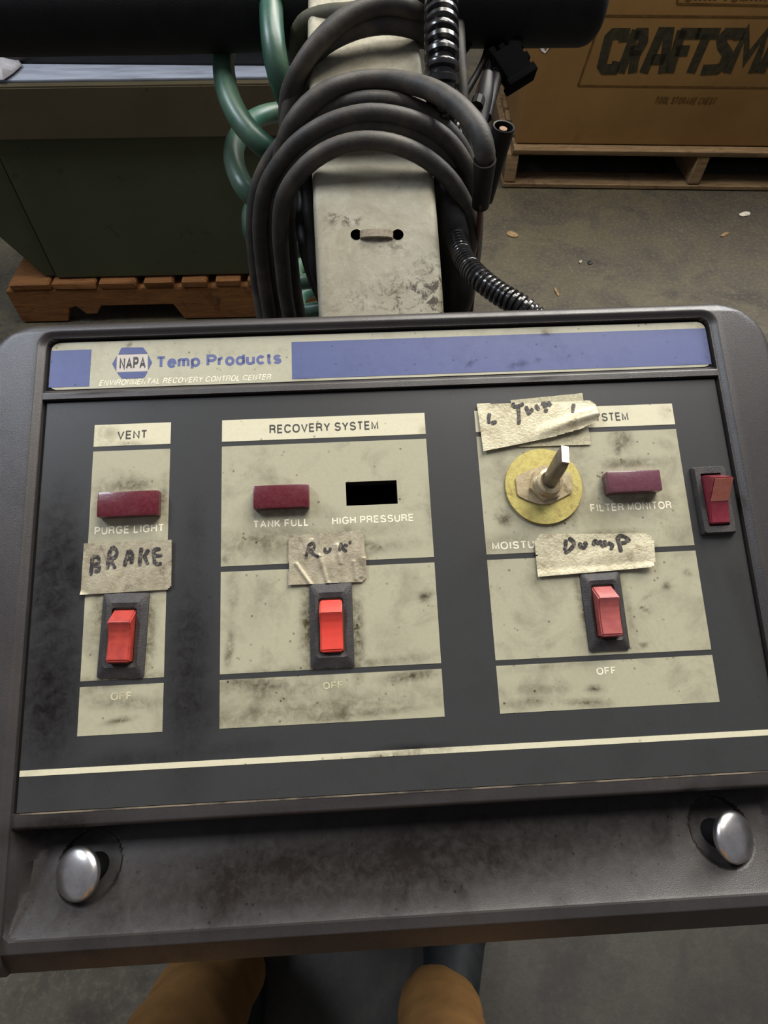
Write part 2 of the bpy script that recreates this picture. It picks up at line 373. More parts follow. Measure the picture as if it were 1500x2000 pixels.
# project outside points on the outline and drop them as the side skirt
gx = (sdrr(X + .01, Y, -HX, HX, HB, HT, HR) - sdrr(X - .01, Y, -HX, HX, HB, HT, HR)) / .02
gy = (sdrr(X, Y + .01, -HX, HX, HB, HT, HR) - sdrr(X, Y - .01, -HX, HX, HB, HT, HR)) / .02
o_ = np.maximum(dO, 0); PX = X - gx * o_; PY = Y - gy * o_
H = hfun(PX, PY); H = np.where(dO > 0, hfun(PX, PY) - np.minimum(o_, 50) * 1.0, H)
ins = np.minimum(o_, 50) * 0.10; PX = PX - gx * ins; PY = PY - gy * ins
V = np.stack([PX, PY, H], -1).reshape(-1, 3) / 1000
ho = mesh('housing', V, gridfaces(len(xs), len(ys)), M['housing'], MC, sharp=40)
setdirt(ho.data, smudge_field(X, Y, HSM))
bb = bmobj('housing_back', prism([(p[0] / 1000, p[1] / 1000) for p in rrect(-172, 172, -141, 107.5, 22, 6)], -0.052, -0.047, 0.001), M['housing'], MC)

def plate(name, x0, x1, y0, y1, z0, z1, mat, parent, sm=(), step=1.6, holes=(), r=0.0, amp=0.0):
    """thin sheet in millimetres, a fine grid on top so that its grime has a shape of its own"""
    ex = sorted(set(np.round(np.linspace(x0, x1, max(2, int((x1 - x0) / step))), 3).tolist()) | {h for q in holes for h in q[:2] if x0 < h < x1})
    ey = sorted(set(np.round(np.linspace(y0, y1, max(2, int((y1 - y0) / step))), 3).tolist()) | {h for q in holes for h in q[2:] if y0 < h < y1})
    ex = np.array(ex); ey = np.array(ey); nx, ny = len(ex), len(ey)
    GX, GY = np.meshgrid(ex, ey)
    skip = np.zeros((ny - 1, nx - 1), bool); mx = (ex[1:] + ex[:-1]) / 2; my = (ey[1:] + ey[:-1]) / 2
    for q in holes: skip |= ((mx[None] > q[0]) & (mx[None] < q[1]) & (my[:, None] > q[2]) & (my[:, None] < q[3]))
    XX, YY = GX.copy(), GY.copy()
    if r:
        d = sdrr(GX, GY, x0, x1, y0, y1, r); o = np.maximum(d, 0)
        XX -= o * np.sign(GX - (x0 + x1) / 2) * .7; YY -= o * np.sign(GY - (y0 + y1) / 2) * .7
    V = np.stack([XX, YY, np.full_like(XX, z1)], -1).reshape(-1, 3); f = gridfaces(nx, ny, skip); n = len(V)
    V2 = V.copy(); V2[:, 2] = z0; V = np.vstack([V, V2])
    ring = [i for i in range(nx)] + [j * nx + nx - 1 for j in range(1, ny)] + [(ny - 1) * nx + i for i in range(nx - 2, -1, -1)] + [j * nx for j in range(ny - 2, 0, -1)]
    f += [(ring[k], ring[(k + 1) % len(ring)], ring[(k + 1) % len(ring)] + n, ring[k] + n) for k in range(len(ring))]
    ob = mesh(name, V / 1000, f, mat, parent, sharp=30)
    setdirt(ob.data, smudge_field(V[:, 0], V[:, 1], sm)); return ob

SLOTQ = (SLOT[0], SLOT[1], SLOT[2], SLOT[3])
FSM = [(105, 1150, 60, 200, 0, .95), (140, 1120, 26, 60, 10, 1.), (100, 1340, 70, 170, 0, 1.), (370, 1300, 50, 210, 0, .85), (380, 1050, 30, 120, 0, .5), (1440, 1150, 22, 160, 8, .35), (1360, 1050, 20, 90, 10, .3), (300, 1480, 200, 18, 3, .6),
       (800, 1462, 90, 6, 3, .8)]
gap2 = bmobj('gap_shade', boxbm(-.1501, .1501, .0813, .1053, -.00024, -.00012), M['seam'], MC)  # black sheet painting the shadow gap round the name plate
M['edge'] = simple('edge_highlight', (128, 116, 98), (70, 64, 58), 60, .4, lo=.42, hi=.6, stretch=(1, .1, 1))
bmobj('edge_highlight', boxbm(-.1475, .150, -.0916, -.0911, .0004, .00072), M['edge'], MC)  # pale strip painting the thin highlight along the film's lower step
film = plate('label_film', -149.0, 149.2, -90.9, 75.3, -0.25, 0.10, M['film'], MC, FSM, 2.2, [SLOTQ])
gap1 = plate('gap_shade', -150.1, 150.1, -91.0, 76.25, -.24, -.12, M['seam'], MC, (), 40, [SLOTQ])  # the same painted gap shadow, round the label film
# beige printed blocks
cA, cB, cC, cD, cE, cF = -127.8, -94.9, -72.7, 16.3, 38.5, 127.8
r0, r1, r2, r3, r4, r5, r6, r7 = 64.3, 54.4, 52.2, -0.2, -2.5, -43.6, -45.8, -64.3
BSM = [(245, 950, 70, 14, 2, .75), (200, 975, 18, 40, 0, .6), (318, 975, 10, 30, 0, .9), (250, 1030, 60, 8, 2, .35), (300, 1062, 20, 6, 0, .8), (195, 1205, 16, 60, 0, .75), (292, 1235, 12, 70, 0, .85), (205, 1290, 16, 30, 0, .7),
       (235, 1328, 90, 12, 2, .8), (240, 1372, 70, 14, -4, .6), (235, 1407, 30, 5, 8, .9), (180, 1340, 30, 12, 40, .6),
       (548, 1000, 70, 24, 0, .5), (520, 1055, 110, 26, 3, .55), (720, 1070, 110, 14, 3, .5), (690, 1040, 90, 16, 3, .4), (448, 1270, 8, 34, -6, .9), (455, 1150, 14, 60, 0, .45), (602, 1220, 16, 90, 0, 1.), (697, 1240, 14, 90, 0, 1.), (440, 1090, 10, 14, 0, .7), (840, 1000, 10, 60, 0, .4), (500, 1180, 30, 50, 0, .25), (760, 1250, 40, 40, 0, .25),
       (650, 1303, 200, 10, 3, .7), (800, 1320, 60, 10, 4, .85), (770, 1328, 40, 8, 4, .6), (520, 1340, 110, 18, -6, .7), (620, 1385, 220, 26, 3, .55), (700, 1395, 150, 8, 3, .7), (560, 1365, 90, 10, -8, .5), (830, 1165, 14, 12, 20, .9),
       (1065, 950, 95, 95, 0, .55), (985, 1012, 16, 22, 30, 1.), (1212, 858, 24, 22, 20, .95), (1205, 880, 8, 14, 0, .9), (1235, 905, 70, 12, 0, .75), (1180, 950, 16, 34, 0, .6), (1240, 975, 70, 12, 0, .6), (1300, 868, 20, 10, -20, .4),
       (1000, 1060, 60, 20, 0, .35), (1140, 1195, 9, 80, 6, .85), (1230, 1200, 8, 70, 6, .5), (1258, 1190, 14, 3, -30, .9), (1262, 1165, 18, 3, 35, .6), (1300, 1145, 8, 8, 0, .9), (1255, 1261, 12, 5, 0, .9), (1343, 1120, 10, 8, -30, .7),
       (1160, 1345, 16, 7, 0, 1.), (1145, 1372, 40, 7, -3, .9), (1060, 1345, 50, 10, 0, .4), (1020, 1375, 60, 8, 3, .45), (1100, 1298, 120, 8, 3, .35), (1190, 1040, 60, 5, 0, .8)]
HSM2 = [(205, 850, 30, 22, 0, .5), (240, 868, 60, 6, 0, .6), (1300, 806, 14, 14, 0, .45), (830, 840, 12, 14, 0, .4)]
blocks = []
for (x0, x1) in ((cA, cB), (cC, cD), (cE, cF)):
    plate('header_strip', x0, x1, r1, r0, 0.10, 0.22, M['header'], film, HSM2, 1.2)
    plate('printed_block', x0, x1, r3, r2, 0.10, 0.22, M['print'], film, BSM, 1.1, [SLOTQ])
    plate('printed_block', x0, x1, r5, r4, 0.10, 0.22, M['print'], film, BSM, 1.1)
    plate('printed_block', x0, x1, r7, r6, 0.10, 0.22, M['print'], film, BSM, 1.1)
plate('printed_stripe', -148.9, 149.1, -78.0, -75.8, 0.10, 0.20, M['header'], film, [(790, 1472, 110, 8, 3, 1.), (720, 1476, 20, 5, 3, .9), (60, 1510, 30, 5, 3, .5)], 1.2)
# slot for the missing lamp
x0, x1, y0, y1 = [q / 1000 for q in SLOTQ]
sb = bmesh.new(); z = -0.0065
q = [sb.verts.new(p) for p in ((x0, y0, 0), (x1, y0, 0), (x1, y1, 0), (x0, y1, 0), (x0, y0, z), (x1, y0, z), (x1, y1, z), (x0, y1, z))]
for f in ((4, 5, 6, 7), (0, 1, 5, 4), (1, 2, 6, 5), (2, 3, 7, 6), (3, 0, 4, 7)): sb.faces.new([q[i] for i in f])
bmobj('empty_slot', sb, M['hole'], MC, sharp=None)['label'] = 'empty black slot where a lamp is missing'
# name plate with blue blocks
NSM = [(900, 700, 400, 60, 0, .12), (1012, 712, 22, 8, 10, .8), (1050, 706, 8, 5, 0, .8), (1065, 651, 14, 6, 0, .9), (918, 711, 10, 5, 20, .9), (1113, 695, 3, 3, 0, 1), (1350, 716, 40, 6, 0, .5), (110, 668, 14, 10, 0, .7), (1380, 680, 8, 50, 0, .5),
       (252, 672, 6, 4, 0, 1.), (415, 682, 6, 3, 40, .8), (353, 757, 5, 4, 0, .8), (600, 742, 30, 3, 0, .6), (420, 690, 200, 20, 0, .2), (800, 744, 120, 5, 2, .5)]
npl = plate('name_plate', -149.0, 149.2, 81.5, 104.1, -0.25, 0.08, M['plate'], MC, NSM, 1.8, r=4.0)
plate('blue_block', -148.9, -131.2, 82.7, 100.4, 0.08, 0.18, M['blue'], npl, NSM, 1.5)
plate('blue_block', -41.8, 149.1, 82.7, 100.7, 0.08, 0.18, M['blue'], npl, NSM, 1.5)

# ------------------------------------------------------------------ lettering
def arc(cx, cy, rx, ry, a0, a1, n=None):
    n = n or ARCN[0]; m = max(1, int(round(abs(a1 - a0) / 90 * n)))
    return [(cx + rx * math.cos(math.radians(a0 + (a1 - a0) * i / m)), cy + ry * math.sin(math.radians(a0 + (a1 - a0) * i / m))) for i in range(m + 1)]
ARCN = [5]
def GL(ch):     # glyph strokes in a unit box (cap height 1) and their width
    A_ = arc
    return {
     'A': ([[(0, 0), (.38, 1), (.76, 0)], [(.13, .33), (.63, .33)]], .76), 'C': ([A_(.38, .66, .38, .34, 20, 90) + A_(.38, .66, .38, .34, 90, 180)[1:] + A_(.38, .34, .38, .34, 180, 270) + A_(.38, .34, .38, .34, 270, 340)[1:]], .76),
     'D': ([[(0, 0), (0, 1), (.32, 1)] + A_(.32, .62, .36, .38, 90, 0)[1:] + A_(.32, .38, .36, .38, 0, -90) + [(0, 0)]], .68), 'E': ([[(.58, 1), (0, 1), (0, 0), (.58, 0)], [(0, .52), (.53, .52)]], .6), 'F': ([[(.56, 1), (0, 1), (0, 0)], [(0, .50), (.5, .50)]], .58),
     'G': ([A_(.38, .66, .38, .34, 25, 90) + A_(.38, .66, .38, .34, 90, 180)[1:] + A_(.38, .34, .38, .34, 180, 270) + A_(.38, .34, .38, .34, 270, 350)[1:] + [(.76, .46), (.42, .46)]], .78), 'H': ([[(0, 0), (0, 1)], [(.66, 0), (.66, 1)], [(0, .53), (.66, .53)]], .66),
     'I': ([[(.04, 0), (.04, 1)]], .08), 'K': ([[(0, 0), (0, 1)], [(.62, 1), (0, .36)], [(.2, .56), (.66, 0)]], .66), 'L': ([[(0, 1), (0, 0), (.52, 0)]], .52), 'M': ([[(0, 0), (0, 1), (.37, .08), (.74, 1), (.74, 0)]], .74), 'N': ([[(0, 0), (0, 1), (.64, 0), (.64, 1)]], .64),
     'O': ([A_(.4, .62, .4, .38, 0, 90) + A_(.4, .62, .4, .38, 90, 180)[1:] + A_(.4, .38, .4, .38, 180, 270) + A_(.4, .38, .4, .38, 270, 360)[1:] + [(.8, .62)]], .8), 'P': ([[(0, 0), (0, 1), (.36, 1)] + A_(.36, .74, .26, .26, 90, -90)[1:] + [(0, .48)]], .62),
     'R': ([[(0, 0), (0, 1), (.38, 1)] + A_(.38, .76, .26, .24, 90, -90)[1:] + [(0, .52)], [(.38, .52)] + [(.56, .44), (.60, .3), (.66, 0)]], .68),
     'S': ([A_(.33, .75, .31, .25, 15, 90) + A_(.33, .75, .31, .25, 90, 270)[1:] + A_(.33, .25, .33, .25, 90, -90)[1:] + A_(.33, .25, .33, .25, 270, 190)[1:]], .66), 'T': ([[(0, 1), (.62, 1)], [(.31, 1), (.31, 0)]], .62),
     'U': ([[(0, 1), (0, .3)] + A_(.33, .32, .33, .32, 180, 270) + A_(.33, .32, .33, .32, 270, 360)[1:] + [(.66, 1)]], .66), 'V': ([[(0, 1), (.36, 0), (.72, 1)]], .72), 'Y': ([[(0, 1), (.34, .45), (.68, 1)], [(.34, .45), (.34, 0)]], .68),
     'e': ([[(.02, .38), (.54, .38)] + A_(.28, .37, .27, .35, 10, 180)[1:] + A_(.28, .34, .27, .34, 180, 325)[1:]], .56), 'm': ([[(0, 0), (0, .72)], [(0, .5)] + A_(.19, .52, .19, .2, 160, 0) + [(.38, 0)], [(.38, .5)] + A_(.57, .52, .19, .2, 160, 0) + [(.76, 0)]], .78),
     'p': ([[(0, -.28), (0, .72)], A_(.28, .36, .28, .36, 180, -180)], .56), 'r': ([[(0, 0), (0, .72)], [(0, .42)] + A_(.26, .42, .26, .30, 160, 85)], .3), 'o': ([A_(.28, .36, .28, .36, 0, 360)], .56), 'd': ([[(.56, 0), (.56, 1)], A_(.28, .36, .28, .36, 0, 360)], .56),
     'u': ([[(0, .72), (0, .24)] + A_(.25, .24, .25, .24, 180, 340)[1:], [(.52, .72), (.52, 0)]], .54), 'c': ([A_(.27, .36, .27, .36, 38, 322)], .5), 't': ([[(.12, .95), (.12, .12), (.17, .02), (.30, 0)], [(0, .72), (.28, .72)]], .3), 's': ([A_(.23, .54, .21, .18, 20, 270) + A_(.23, .18, .23, .18, 90, -160)[1:]], .48)}[ch]
def ribbon(pts, hw):
    p = [np.array(q, float) for q in pts]; q = [p[0]]
    for x in p[1:]:
        if np.linalg.norm(x - q[-1]) > 1e-4: q.append(x)
    p = q; n = len(p); closed = np.linalg.norm(p[0] - p[-1]) < 1e-3 and n > 3; L_ = []; R_ = []
    for i in range(n):
        a = p[i] - p[i - 1] if i > 0 else (p[-1] - p[-2] if closed else p[1] - p[0]); b = p[i + 1] - p[i] if i < n - 1 else (p[1] - p[0] if closed else p[-1] - p[-2])
        a = a / np.linalg.norm(a); b = b / np.linalg.norm(b); t = a + b
        if np.linalg.norm(t) < .25: t = a
        t /= np.linalg.norm(t); nn = np.array([-t[1], t[0]]); c = max(.62, float(np.dot(nn, [-a[1], a[0]]))); L_.append(p[i] + nn * hw / c); R_.append(p[i] - nn * hw / c)
    V = []
    for l_, r_ in zip(L_, R_): V += [l_, r_]
    return V, [(2 * i, 2 * i + 1, 2 * i + 3, 2 * i + 2) for i in range(n - 1)]
def glyphs(body, shear=0.0, sw=.15, gap=.20, block=False, xs=.96):
    ARCN[0] = 2 if block else 5; x = 0; V = []; Fc = []
    for ch in body:
        if ch == ' ': x += .42; continue
        st, wd = GL(ch)
        for k in st:
            pts = [(x + sw / 2 + a_ * xs, sw / 2 + b_ * (1 - sw)) for a_, b_ in k]; v, f = ribbon(pts, sw / 2); o = len(V)
            V += v; Fc += [tuple(o + i for i in q) for q in f]
        x += wd * xs + sw + gap
    V = np.array(V); V[:, 1] = np.where(V[:, 1] > 1.0, np.minimum(V[:, 1], 1.0), V[:, 1])
    V[:, 0] += shear * V[:, 1]; return np.c_[V, np.zeros(len(V))], Fc
CAPH = {}
def lettering(name, body, a, b, cap, zz, mat, parent, shear=0.0, sw=.15, gap=.20, block=False, thick=0.00006, xs=.96):
    """text from baseline point a to baseline point b (x, y metres), capital height cap"""
    v, f = glyphs(body, shear, sw, gap, block, xs)
    a = np.array(a[:2]); b = np.array(b[:2]); L = np.linalg.norm(b - a); dx = (b - a) / L; dy = np.array([-dx[1], dx[0]])
    sx = L / (v[:, 0].max() - v[:, 0].min()); sy = cap; x = (v[:, 0] - v[:, 0].min()) * sx; y = v[:, 1] * sy
    q = a + np.outer(x, dx) + np.outer(y, dy); n = len(q)
    top = np.c_[q, np.full(n, zz + thick)]; me = bpy.data.meshes.new(name); me.from_pydata(top.tolist(), [], f)
    bm = bmesh.new(); bm.from_mesh(me); r = bmesh.ops.extrude_face_region(bm, geom=bm.faces[:]); vs = [e for e in r['geom'] if isinstance(e, bmesh.types.BMVert)]
    bmesh.ops.translate(bm, verts=vs, vec=(0, 0, -thick)); bmesh.ops.recalc_face_normals(bm, faces=bm.faces); bm.to_mesh(me); bm.free()
    return link(name, me, mat, parent, None, None)
def ptext(body, u0, v0, u1, v1, cappx, mat, parent, zz, **k):
    k.setdefault('sw', .175); k.setdefault('gap', .17)
    a = pl(u0, v0, zz); b = pl(u1, v1, zz); um, vm = (u0 + u1) / 2, (v0 + v1) / 2
    cap = np.linalg.norm(pl(um, vm, zz) - pl(um, vm - cappx, zz))
    return lettering('lettering', body, a, b, cap, zz, mat, parent, **k)
Z2 = 0.00022
ptext('VENT', 229, 858.5, 286, 856, 16.5, M['ink'], film, Z2)
ptext('RECOVERY SYSTEM', 526.5, 847, 739, 838.5, 17, M['ink'], film, Z2)
ptext('MOISTURE SYSTEM', 1040, 828.5, 1228, 821, 16.5, M['ink'], film, Z2)
ptext('PURGE LIGHT', 184.5, 1045, 318.5, 1038.5, 15.5, M['ink_cream'], film, Z2)
ptext('TANK FULL', 496, 1031.5, 602, 1027, 14.5, M['ink_cream'], film, Z2)
ptext('HIGH PRESSURE', 649, 1025, 807, 1018, 14.5, M['ink_cream'], film, Z2)
ptext('FILTER MONITOR', 1154, 1000, 1312, 993.5, 15, M['ink_cream'], film, Z2)
ptext('MOISTURE', 962, 1074, 1072, 1069.5, 15, M['ink_cream'], film, Z2)
ptext('OFF', 216, 1368, 256, 1366, 15, M['ink_faded'], film, Z2)
ptext('OFF', 631, 1346.5, 669, 1344.5, 14, M['ink_faded'], film, Z2)
ptext('OFF', 1166, 1318.5, 1203, 1316.5, 14.5, M['ink_cream'], film, Z2)
Z3 = 0.00018
ptext('Temp Products', 307, 719.5, 550, 710.5, 23.5, M['ink_blue'], npl, 0.00008, sw=.225, gap=.08)
ptext('ENVIRONMENTAL RECOVERY CONTROL CENTER', 193, 754, 530, 741.5, 11, M['ink_cream'], npl, 0.00008, shear=0.3, sw=.16)
# hexagonal emblem
def poly(name, pts, z0, z1, mat, parent): return bmobj(name, prism([pl(*p)[:2] for p in pts], z0, z1), mat, parent, sharp=None)
def e5(pts): return [(200 + x / 3.75, 660 + y / 3.75) for x, y in pts]
poly('emblem_band', e5([(118, 122), (138, 76), (155, 72), (290, 70), (303, 74), (333, 116)]), .00008, .00018, M['blue'], npl)
poly('emblem_band', e5([(108, 254), (333, 246), (312, 286), (298, 294), (160, 298), (140, 295)]), .00008, .00018, M['blue'], npl)
poly('emblem_band', e5([(106, 133), (102, 243), (73, 190)]), .00008, .00018, M['blue'], npl)
poly('emblem_band', e5([(336, 124), (365, 182), (336, 236)]), .00008, .00018, M['blue'], npl)
M['pale'] = simple('print_pale', (196, 188, 180), (180, 172, 160), 300, 0.5)
poly('emblem_panel', e5([(112, 126), (330, 118), (330, 242), (106, 250)]), .00008, .00013, M['pale'], npl)
ptext('NAPA', 200 + 124 / 3.75, 660 + 233 / 3.75, 200 + 316 / 3.75, 660 + 226 / 3.75, 24, M['ink'], npl, 0.00014, sw=.22, gap=.14)
for dd in bpy.data.objects:
    if dd.name.startswith('emblem_band'): setdirt(dd.data, [0.1] * len(dd.data.vertices))

# ------------------------------------------------------------------ lamps
def block_lamp(face, zt, mat, label=None):
    fa = [pl(u, v, zt)[:2] for u, v in face]
    x0 = min(p[0] for p in fa); x1 = max(p[0] for p in fa); y0 = min(p[1] for p in fa); y1 = max(p[1] for p in fa)
    o = bmobj('lamp_lens', boxbm(x0, x1, y0, y1, 0.0001, zt, 0.0009, 2), mat, MC)
    if label: o['label'] = label
    i = 0.0017
    c = bmobj('inner_diffuser', boxbm(x0 + i, x1 - i, y0 + i, y1 - i, 0.0003, zt - .0018, 0.0004, 1), M['lens'], o)
    rim = bmesh.new()
    return o
block_lamp([(190, 961), (308, 957), (308, 1004), (190, 1010)], 0.0048, M['lens'])
block_lamp([(494, 948), (603, 944), (603, 989), (494, 994)], 0.0044, M['lens'])
block_lamp([(1186, 921), (1289, 916), (1292, 957), (1190, 962)], 0.0060, M['lens_dusty'], 'dusty purple-red lamp lens')

# ------------------------------------------------------------------ rocker switches
def frame_ring(outer, mid, hole, zb, zm, zh, depth):
    """bezel: base outline -> raised face outline -> hole outline -> down into the hole"""
    b = bmesh.new(); n = len(outer)
    R_ = [[b.verts.new((p[0], p[1], z)) for p in o] for o, z in ((outer, zb), (outer, zb + (zm - zb) * .35), (mid, zm), (hole, zh), (hole, zh - depth))]
    for a, c in zip(R_[:-1], R_[1:]):
        for i in range(n): b.faces.new((a[i], a[(i + 1) % n], c[(i + 1) % n], c[i]))
    b.faces.new(R_[-1]); bmesh.ops.recalc_face_normals(b, faces=b.faces); return b
def rocker(profile, x0, x1, bev=0.0006):
    b = bmesh.new(); L = [b.verts.new((x0, y, z)) for y, z in profile]; Rr = [b.verts.new((x1, y, z)) for y, z in profile]
    n = len(profile); b.faces.new(L); b.faces.new(Rr[::-1])
    for i in range(n): b.faces.new((L[i], L[(i + 1) % n], Rr[(i + 1) % n], Rr[i]))
    bmesh.ops.recalc_face_normals(b, faces=b.faces)
    bmesh.ops.bevel(b, geom=b.edges[:], offset=bev, segments=2, affect='EDGES'); return b
def switch(cu, cv, wpx, hpx, mat, rot=0.0, hole=(10.6, 22.6), zt=0.0048, label=None, hoff=-0.3):
    c = pl(cu, cv); T = Matrix.Translation((c[0], c[1], 0.0002)) @ Matrix.Rotation(math.radians(rot), 4, 'Z')
    wd = wpx * .215 / 2; hg = hpx * .215 / 2; mm = lambda pts: [(x / 1000, y / 1000) for x, y in pts]
    hw, hh = hole[0] / 2, hole[1] / 2
    bz = frame_ring(mm(rrect(-wd, wd, -hg, hg, 1.0, 6)), mm(rrect(-wd + 2.4, wd - 2.4, -hg + 4.0, hg - 4.0, 1.6, 6)),
                    mm(rrect(-hw, hw, -hh + hoff, hh + hoff, 1.4, 6)), 0, 0.0024, 0.0019, 0.004)
    o = bmobj('switch_bezel', bz, M['bezel'], MC, T, 30)
    k = hh / 11.3; pr = [(hh - .5, -1.5), (hh - .6, 1.2), (hh - 1.6, 2.0), (5.6 * k, zt * 1000), (5.0 * k, zt * 1000 + .2), (4.2 * k, zt * 1000 - .1), (2.4 * k, zt * 1000 - 1.0), (0, zt * 1000 - 1.55), (-3 * k, zt * 1000 - 1.75), (-6 * k, zt * 1000 - 1.7), (-9 * k, zt * 1000 - 1.4), (-hh + 1.2, zt * 1000 - 1.3), (-hh + .4, zt * 1000 - 1.9), (-hh + .4, -1.5)]
    rk = bmobj('rocker', rocker([(y / 1000 + hoff / 1000, z / 1000) for y, z in pr], (-hw + .55) / 1000, (hw - .55) / 1000), mat, o, None, 50)
    if label: rk['label'] = label
    return o
switch(243, 1240, 86, 156, M['red_orange'], -2.0, hole=(10.2, 22.2), zt=0.0068)
switch(648, 1220, 82, 158, M['red'], -0.2, hole=(10.2, 22.4), zt=0.0056, label='bright red rocker')
switch(1179, 1192, 78, 152, M['red_dusty'], 0.5, hole=(9.8, 22.0), zt=0.0076, label='dusty pinkish red rocker')
# translucent rocker at the right edge
c = pl(1390, 977); T = Matrix.Translation((c[0], c[1], 0.0002)) @ Matrix.Rotation(math.radians(0.4), 4, 'Z')
mm = lambda pts: [(x / 1000, y / 1000) for x, y in pts]
rb = frame_ring(mm(rrect(-7.6, 7.2, -15.3, 14.9, .8, 6)), mm(rrect(-6.9, 6.5, -14.6, 14.2, 1.2, 6)), mm(rrect(-4.7, 4.3, -11.9, 11.4, .6, 6)), 0, 0.0028, 0.0028, 0.004)
rbo = bmobj('switch_bezel', rb, M['bezel'], MC, T, 30)
rk = bmobj('rocker', rocker([(y / 1000, z / 1000) for y, z in [(10.6, 0), (10.4, 3.4), (7.0, 12.2), (-2.0, 5.6), (-10.9, 4.0), (-11.2, 0)]], -.0043, .0039, 0.0004), M['rocker_lens_dark'], rbo, None, 40)
rk['label'] = 'translucent dark red rocker with a worn pinkish upper face'
fc = bmesh.new(); vv = [fc.verts.new((x, y, z)) for x, y, z in ((-.0040, .0066, .01185), (.0036, .0066, .01185), (.0036, -.0017, .00585), (-.0040, -.0017, .00585))]
fc.faces.new(vv); rr = bmesh.ops.extrude_face_region(fc, geom=fc.faces[:]); bmesh.ops.translate(fc, verts=[e for e in rr['geom'] if isinstance(e, bmesh.types.BMVert)], vec=(0, -.00012, .00022))
bmesh.ops.recalc_face_normals(fc, faces=fc.faces); bmobj('rocker_face', fc, M['rocker_lens'], rbo, None, 30)['label'] = 'worn pinkish orange face'

# ------------------------------------------------------------------ toggle switch on the yellow washer
wc = pl(1061.5, 950, .001); 
def ringprof(ri, ro, z0, z1): return [(ri, z0), (ro, z0), (ro, z1 - .0002), (ro - .0002, z1), (ri, z1), (ri, z0)]
v, f = lathe(ringprof(.006, .0168, .0003, .0016), 56)
tog = mesh('fender_washer', np.array(v) + [wc[0], wc[1], 0], f[:5 * 56], M['zinc'], MC, sharp=30); tog['label'] = 'large yellow zinc washer'
leg = prism([pl(950 + x / 5, 840 + y / 5, .0022)[:2] for x, y in ((280, 470), (300, 445), (400, 398), (540, 345), (660, 345), (800, 410), (832, 440), (846, 590), (830, 618), (720, 675), (620, 722), (520, 728), (400, 690), (320, 650), (300, 625))], .0016, .0024, .0002)
bmobj('legend_plate', leg, M['nickel'], tog, None, 30)
nc = pl(1067, 946, .0035)
hexp = [(nc[0] + .0076 * math.cos(math.radians(60 * k + 12)), nc[1] + .0076 * math.sin(math.radians(60 * k + 12))) for k in range(6)]
bmobj('hex_nut', prism(hexp, .0024, .0046, .0003), M['nickel'], tog, None, 30)
prof = [(.0058, .0024)]
for k in range(4): prof += [(.0058, .0048 + k * .0009), (.0053, .00525 + k * .0009)]
prof += [(.0054, .0092), (.0042, .0096), (.0030, .0086), (.0, .0086)]
v, f = lathe(prof, 32); mesh('threaded_bushing', np.array(v) + [nc[0], nc[1], 0], f, M['nickel'], tog, sharp=30)
tip = pl(1103, 889, .0250); base = np.array([nc[0], nc[1], .0075])
ax = tip - base; ax /= np.linalg.norm(ax); side = np.array([0.20, 1.0, 0]); side -= side.dot(ax) * ax; side /= np.linalg.norm(side); th = np.cross(ax, side)
secs = [(0, .0031, .0031), (.25, .0035, .0030), (.55, .0041, .0026), (.85, .0045, .0022), (.97, .0045, .0019), (1.0, .0042, .0016)]
V = []; Fc = []; ns = 16
for t_, a_, b_ in secs:
    for k in range(ns):
        an = 2 * math.pi * k / ns; ca, sa = math.cos(an), math.sin(an); e = 1 - .55 * min(1, t_ * 1.5)
        V.append(base + (tip - base) * t_ + side * a_ * math.copysign(abs(ca) ** e, ca) + th * b_ * math.copysign(abs(sa) ** e, sa))
for i in range(len(secs) - 1):
    for k in range(ns): a_ = i * ns + k; b_ = i * ns + (k + 1) % ns; Fc.append((a_, b_, b_ + ns, a_ + ns))
Fc += [tuple(range(ns)), tuple((len(secs) - 1) * ns + k for k in range(ns))]
mesh('lever', V, Fc, M['lever'], tog, sharp=40)['label'] = 'flat dark steel lever'
tt = [base + (tip - base) * 1.001 + side * a_ + th * b_ for a_, b_ in ((-.0041, -.0015), (.0041, -.0015), (.0041, .0015), (-.0041, .0015))]
tt2 = [p + ax * .0007 for p in tt]
mesh('lever_tip', tt + tt2, [(0, 1, 2, 3), (4, 5, 6, 7), (0, 1, 5, 4), (1, 2, 6, 5), (2, 3, 7, 6), (3, 0, 4, 7)], M['tipm'], tog, sharp=20)['label'] = 'bright end, its lit look painted in'

# ------------------------------------------------------------------ chrome caps in the tray
def cap(cx, cy, nrm, r=.0096):
    n = Vector(nrm).normalized(); Q = n.to_track_quat('Z', 'Y').to_matrix().to_4x4()
    prof = [(r * .90, -.0026), (r * .98, -.0014), (r, -.0006), (r * .99, .0)] + [(r * math.cos(a) * .98, .0032 * math.sin(a)) for a in np.linspace(.10, math.pi / 2 - .02, 9)]
    v, f = lathe(prof, 48)
    o = mesh('chrome_cap', v, f, M['chrome'], MC, Matrix.Translation((cx / 1000, cy / 1000, -.0030)) @ Q, 50)
    v, f = lathe([(r * .55, -.012), (r * .55, -.0015)], 24); mesh('cap_stem', v, f, M['seam'], o, sharp=50)
    return o
p = pl(150, 1707, -.003) * 1000; cap(p[0], p[1], (-.33, .06, .94))
p = pl(1435, 1635, -.003) * 1000; cap(p[0], p[1], (.38, .06, .92))

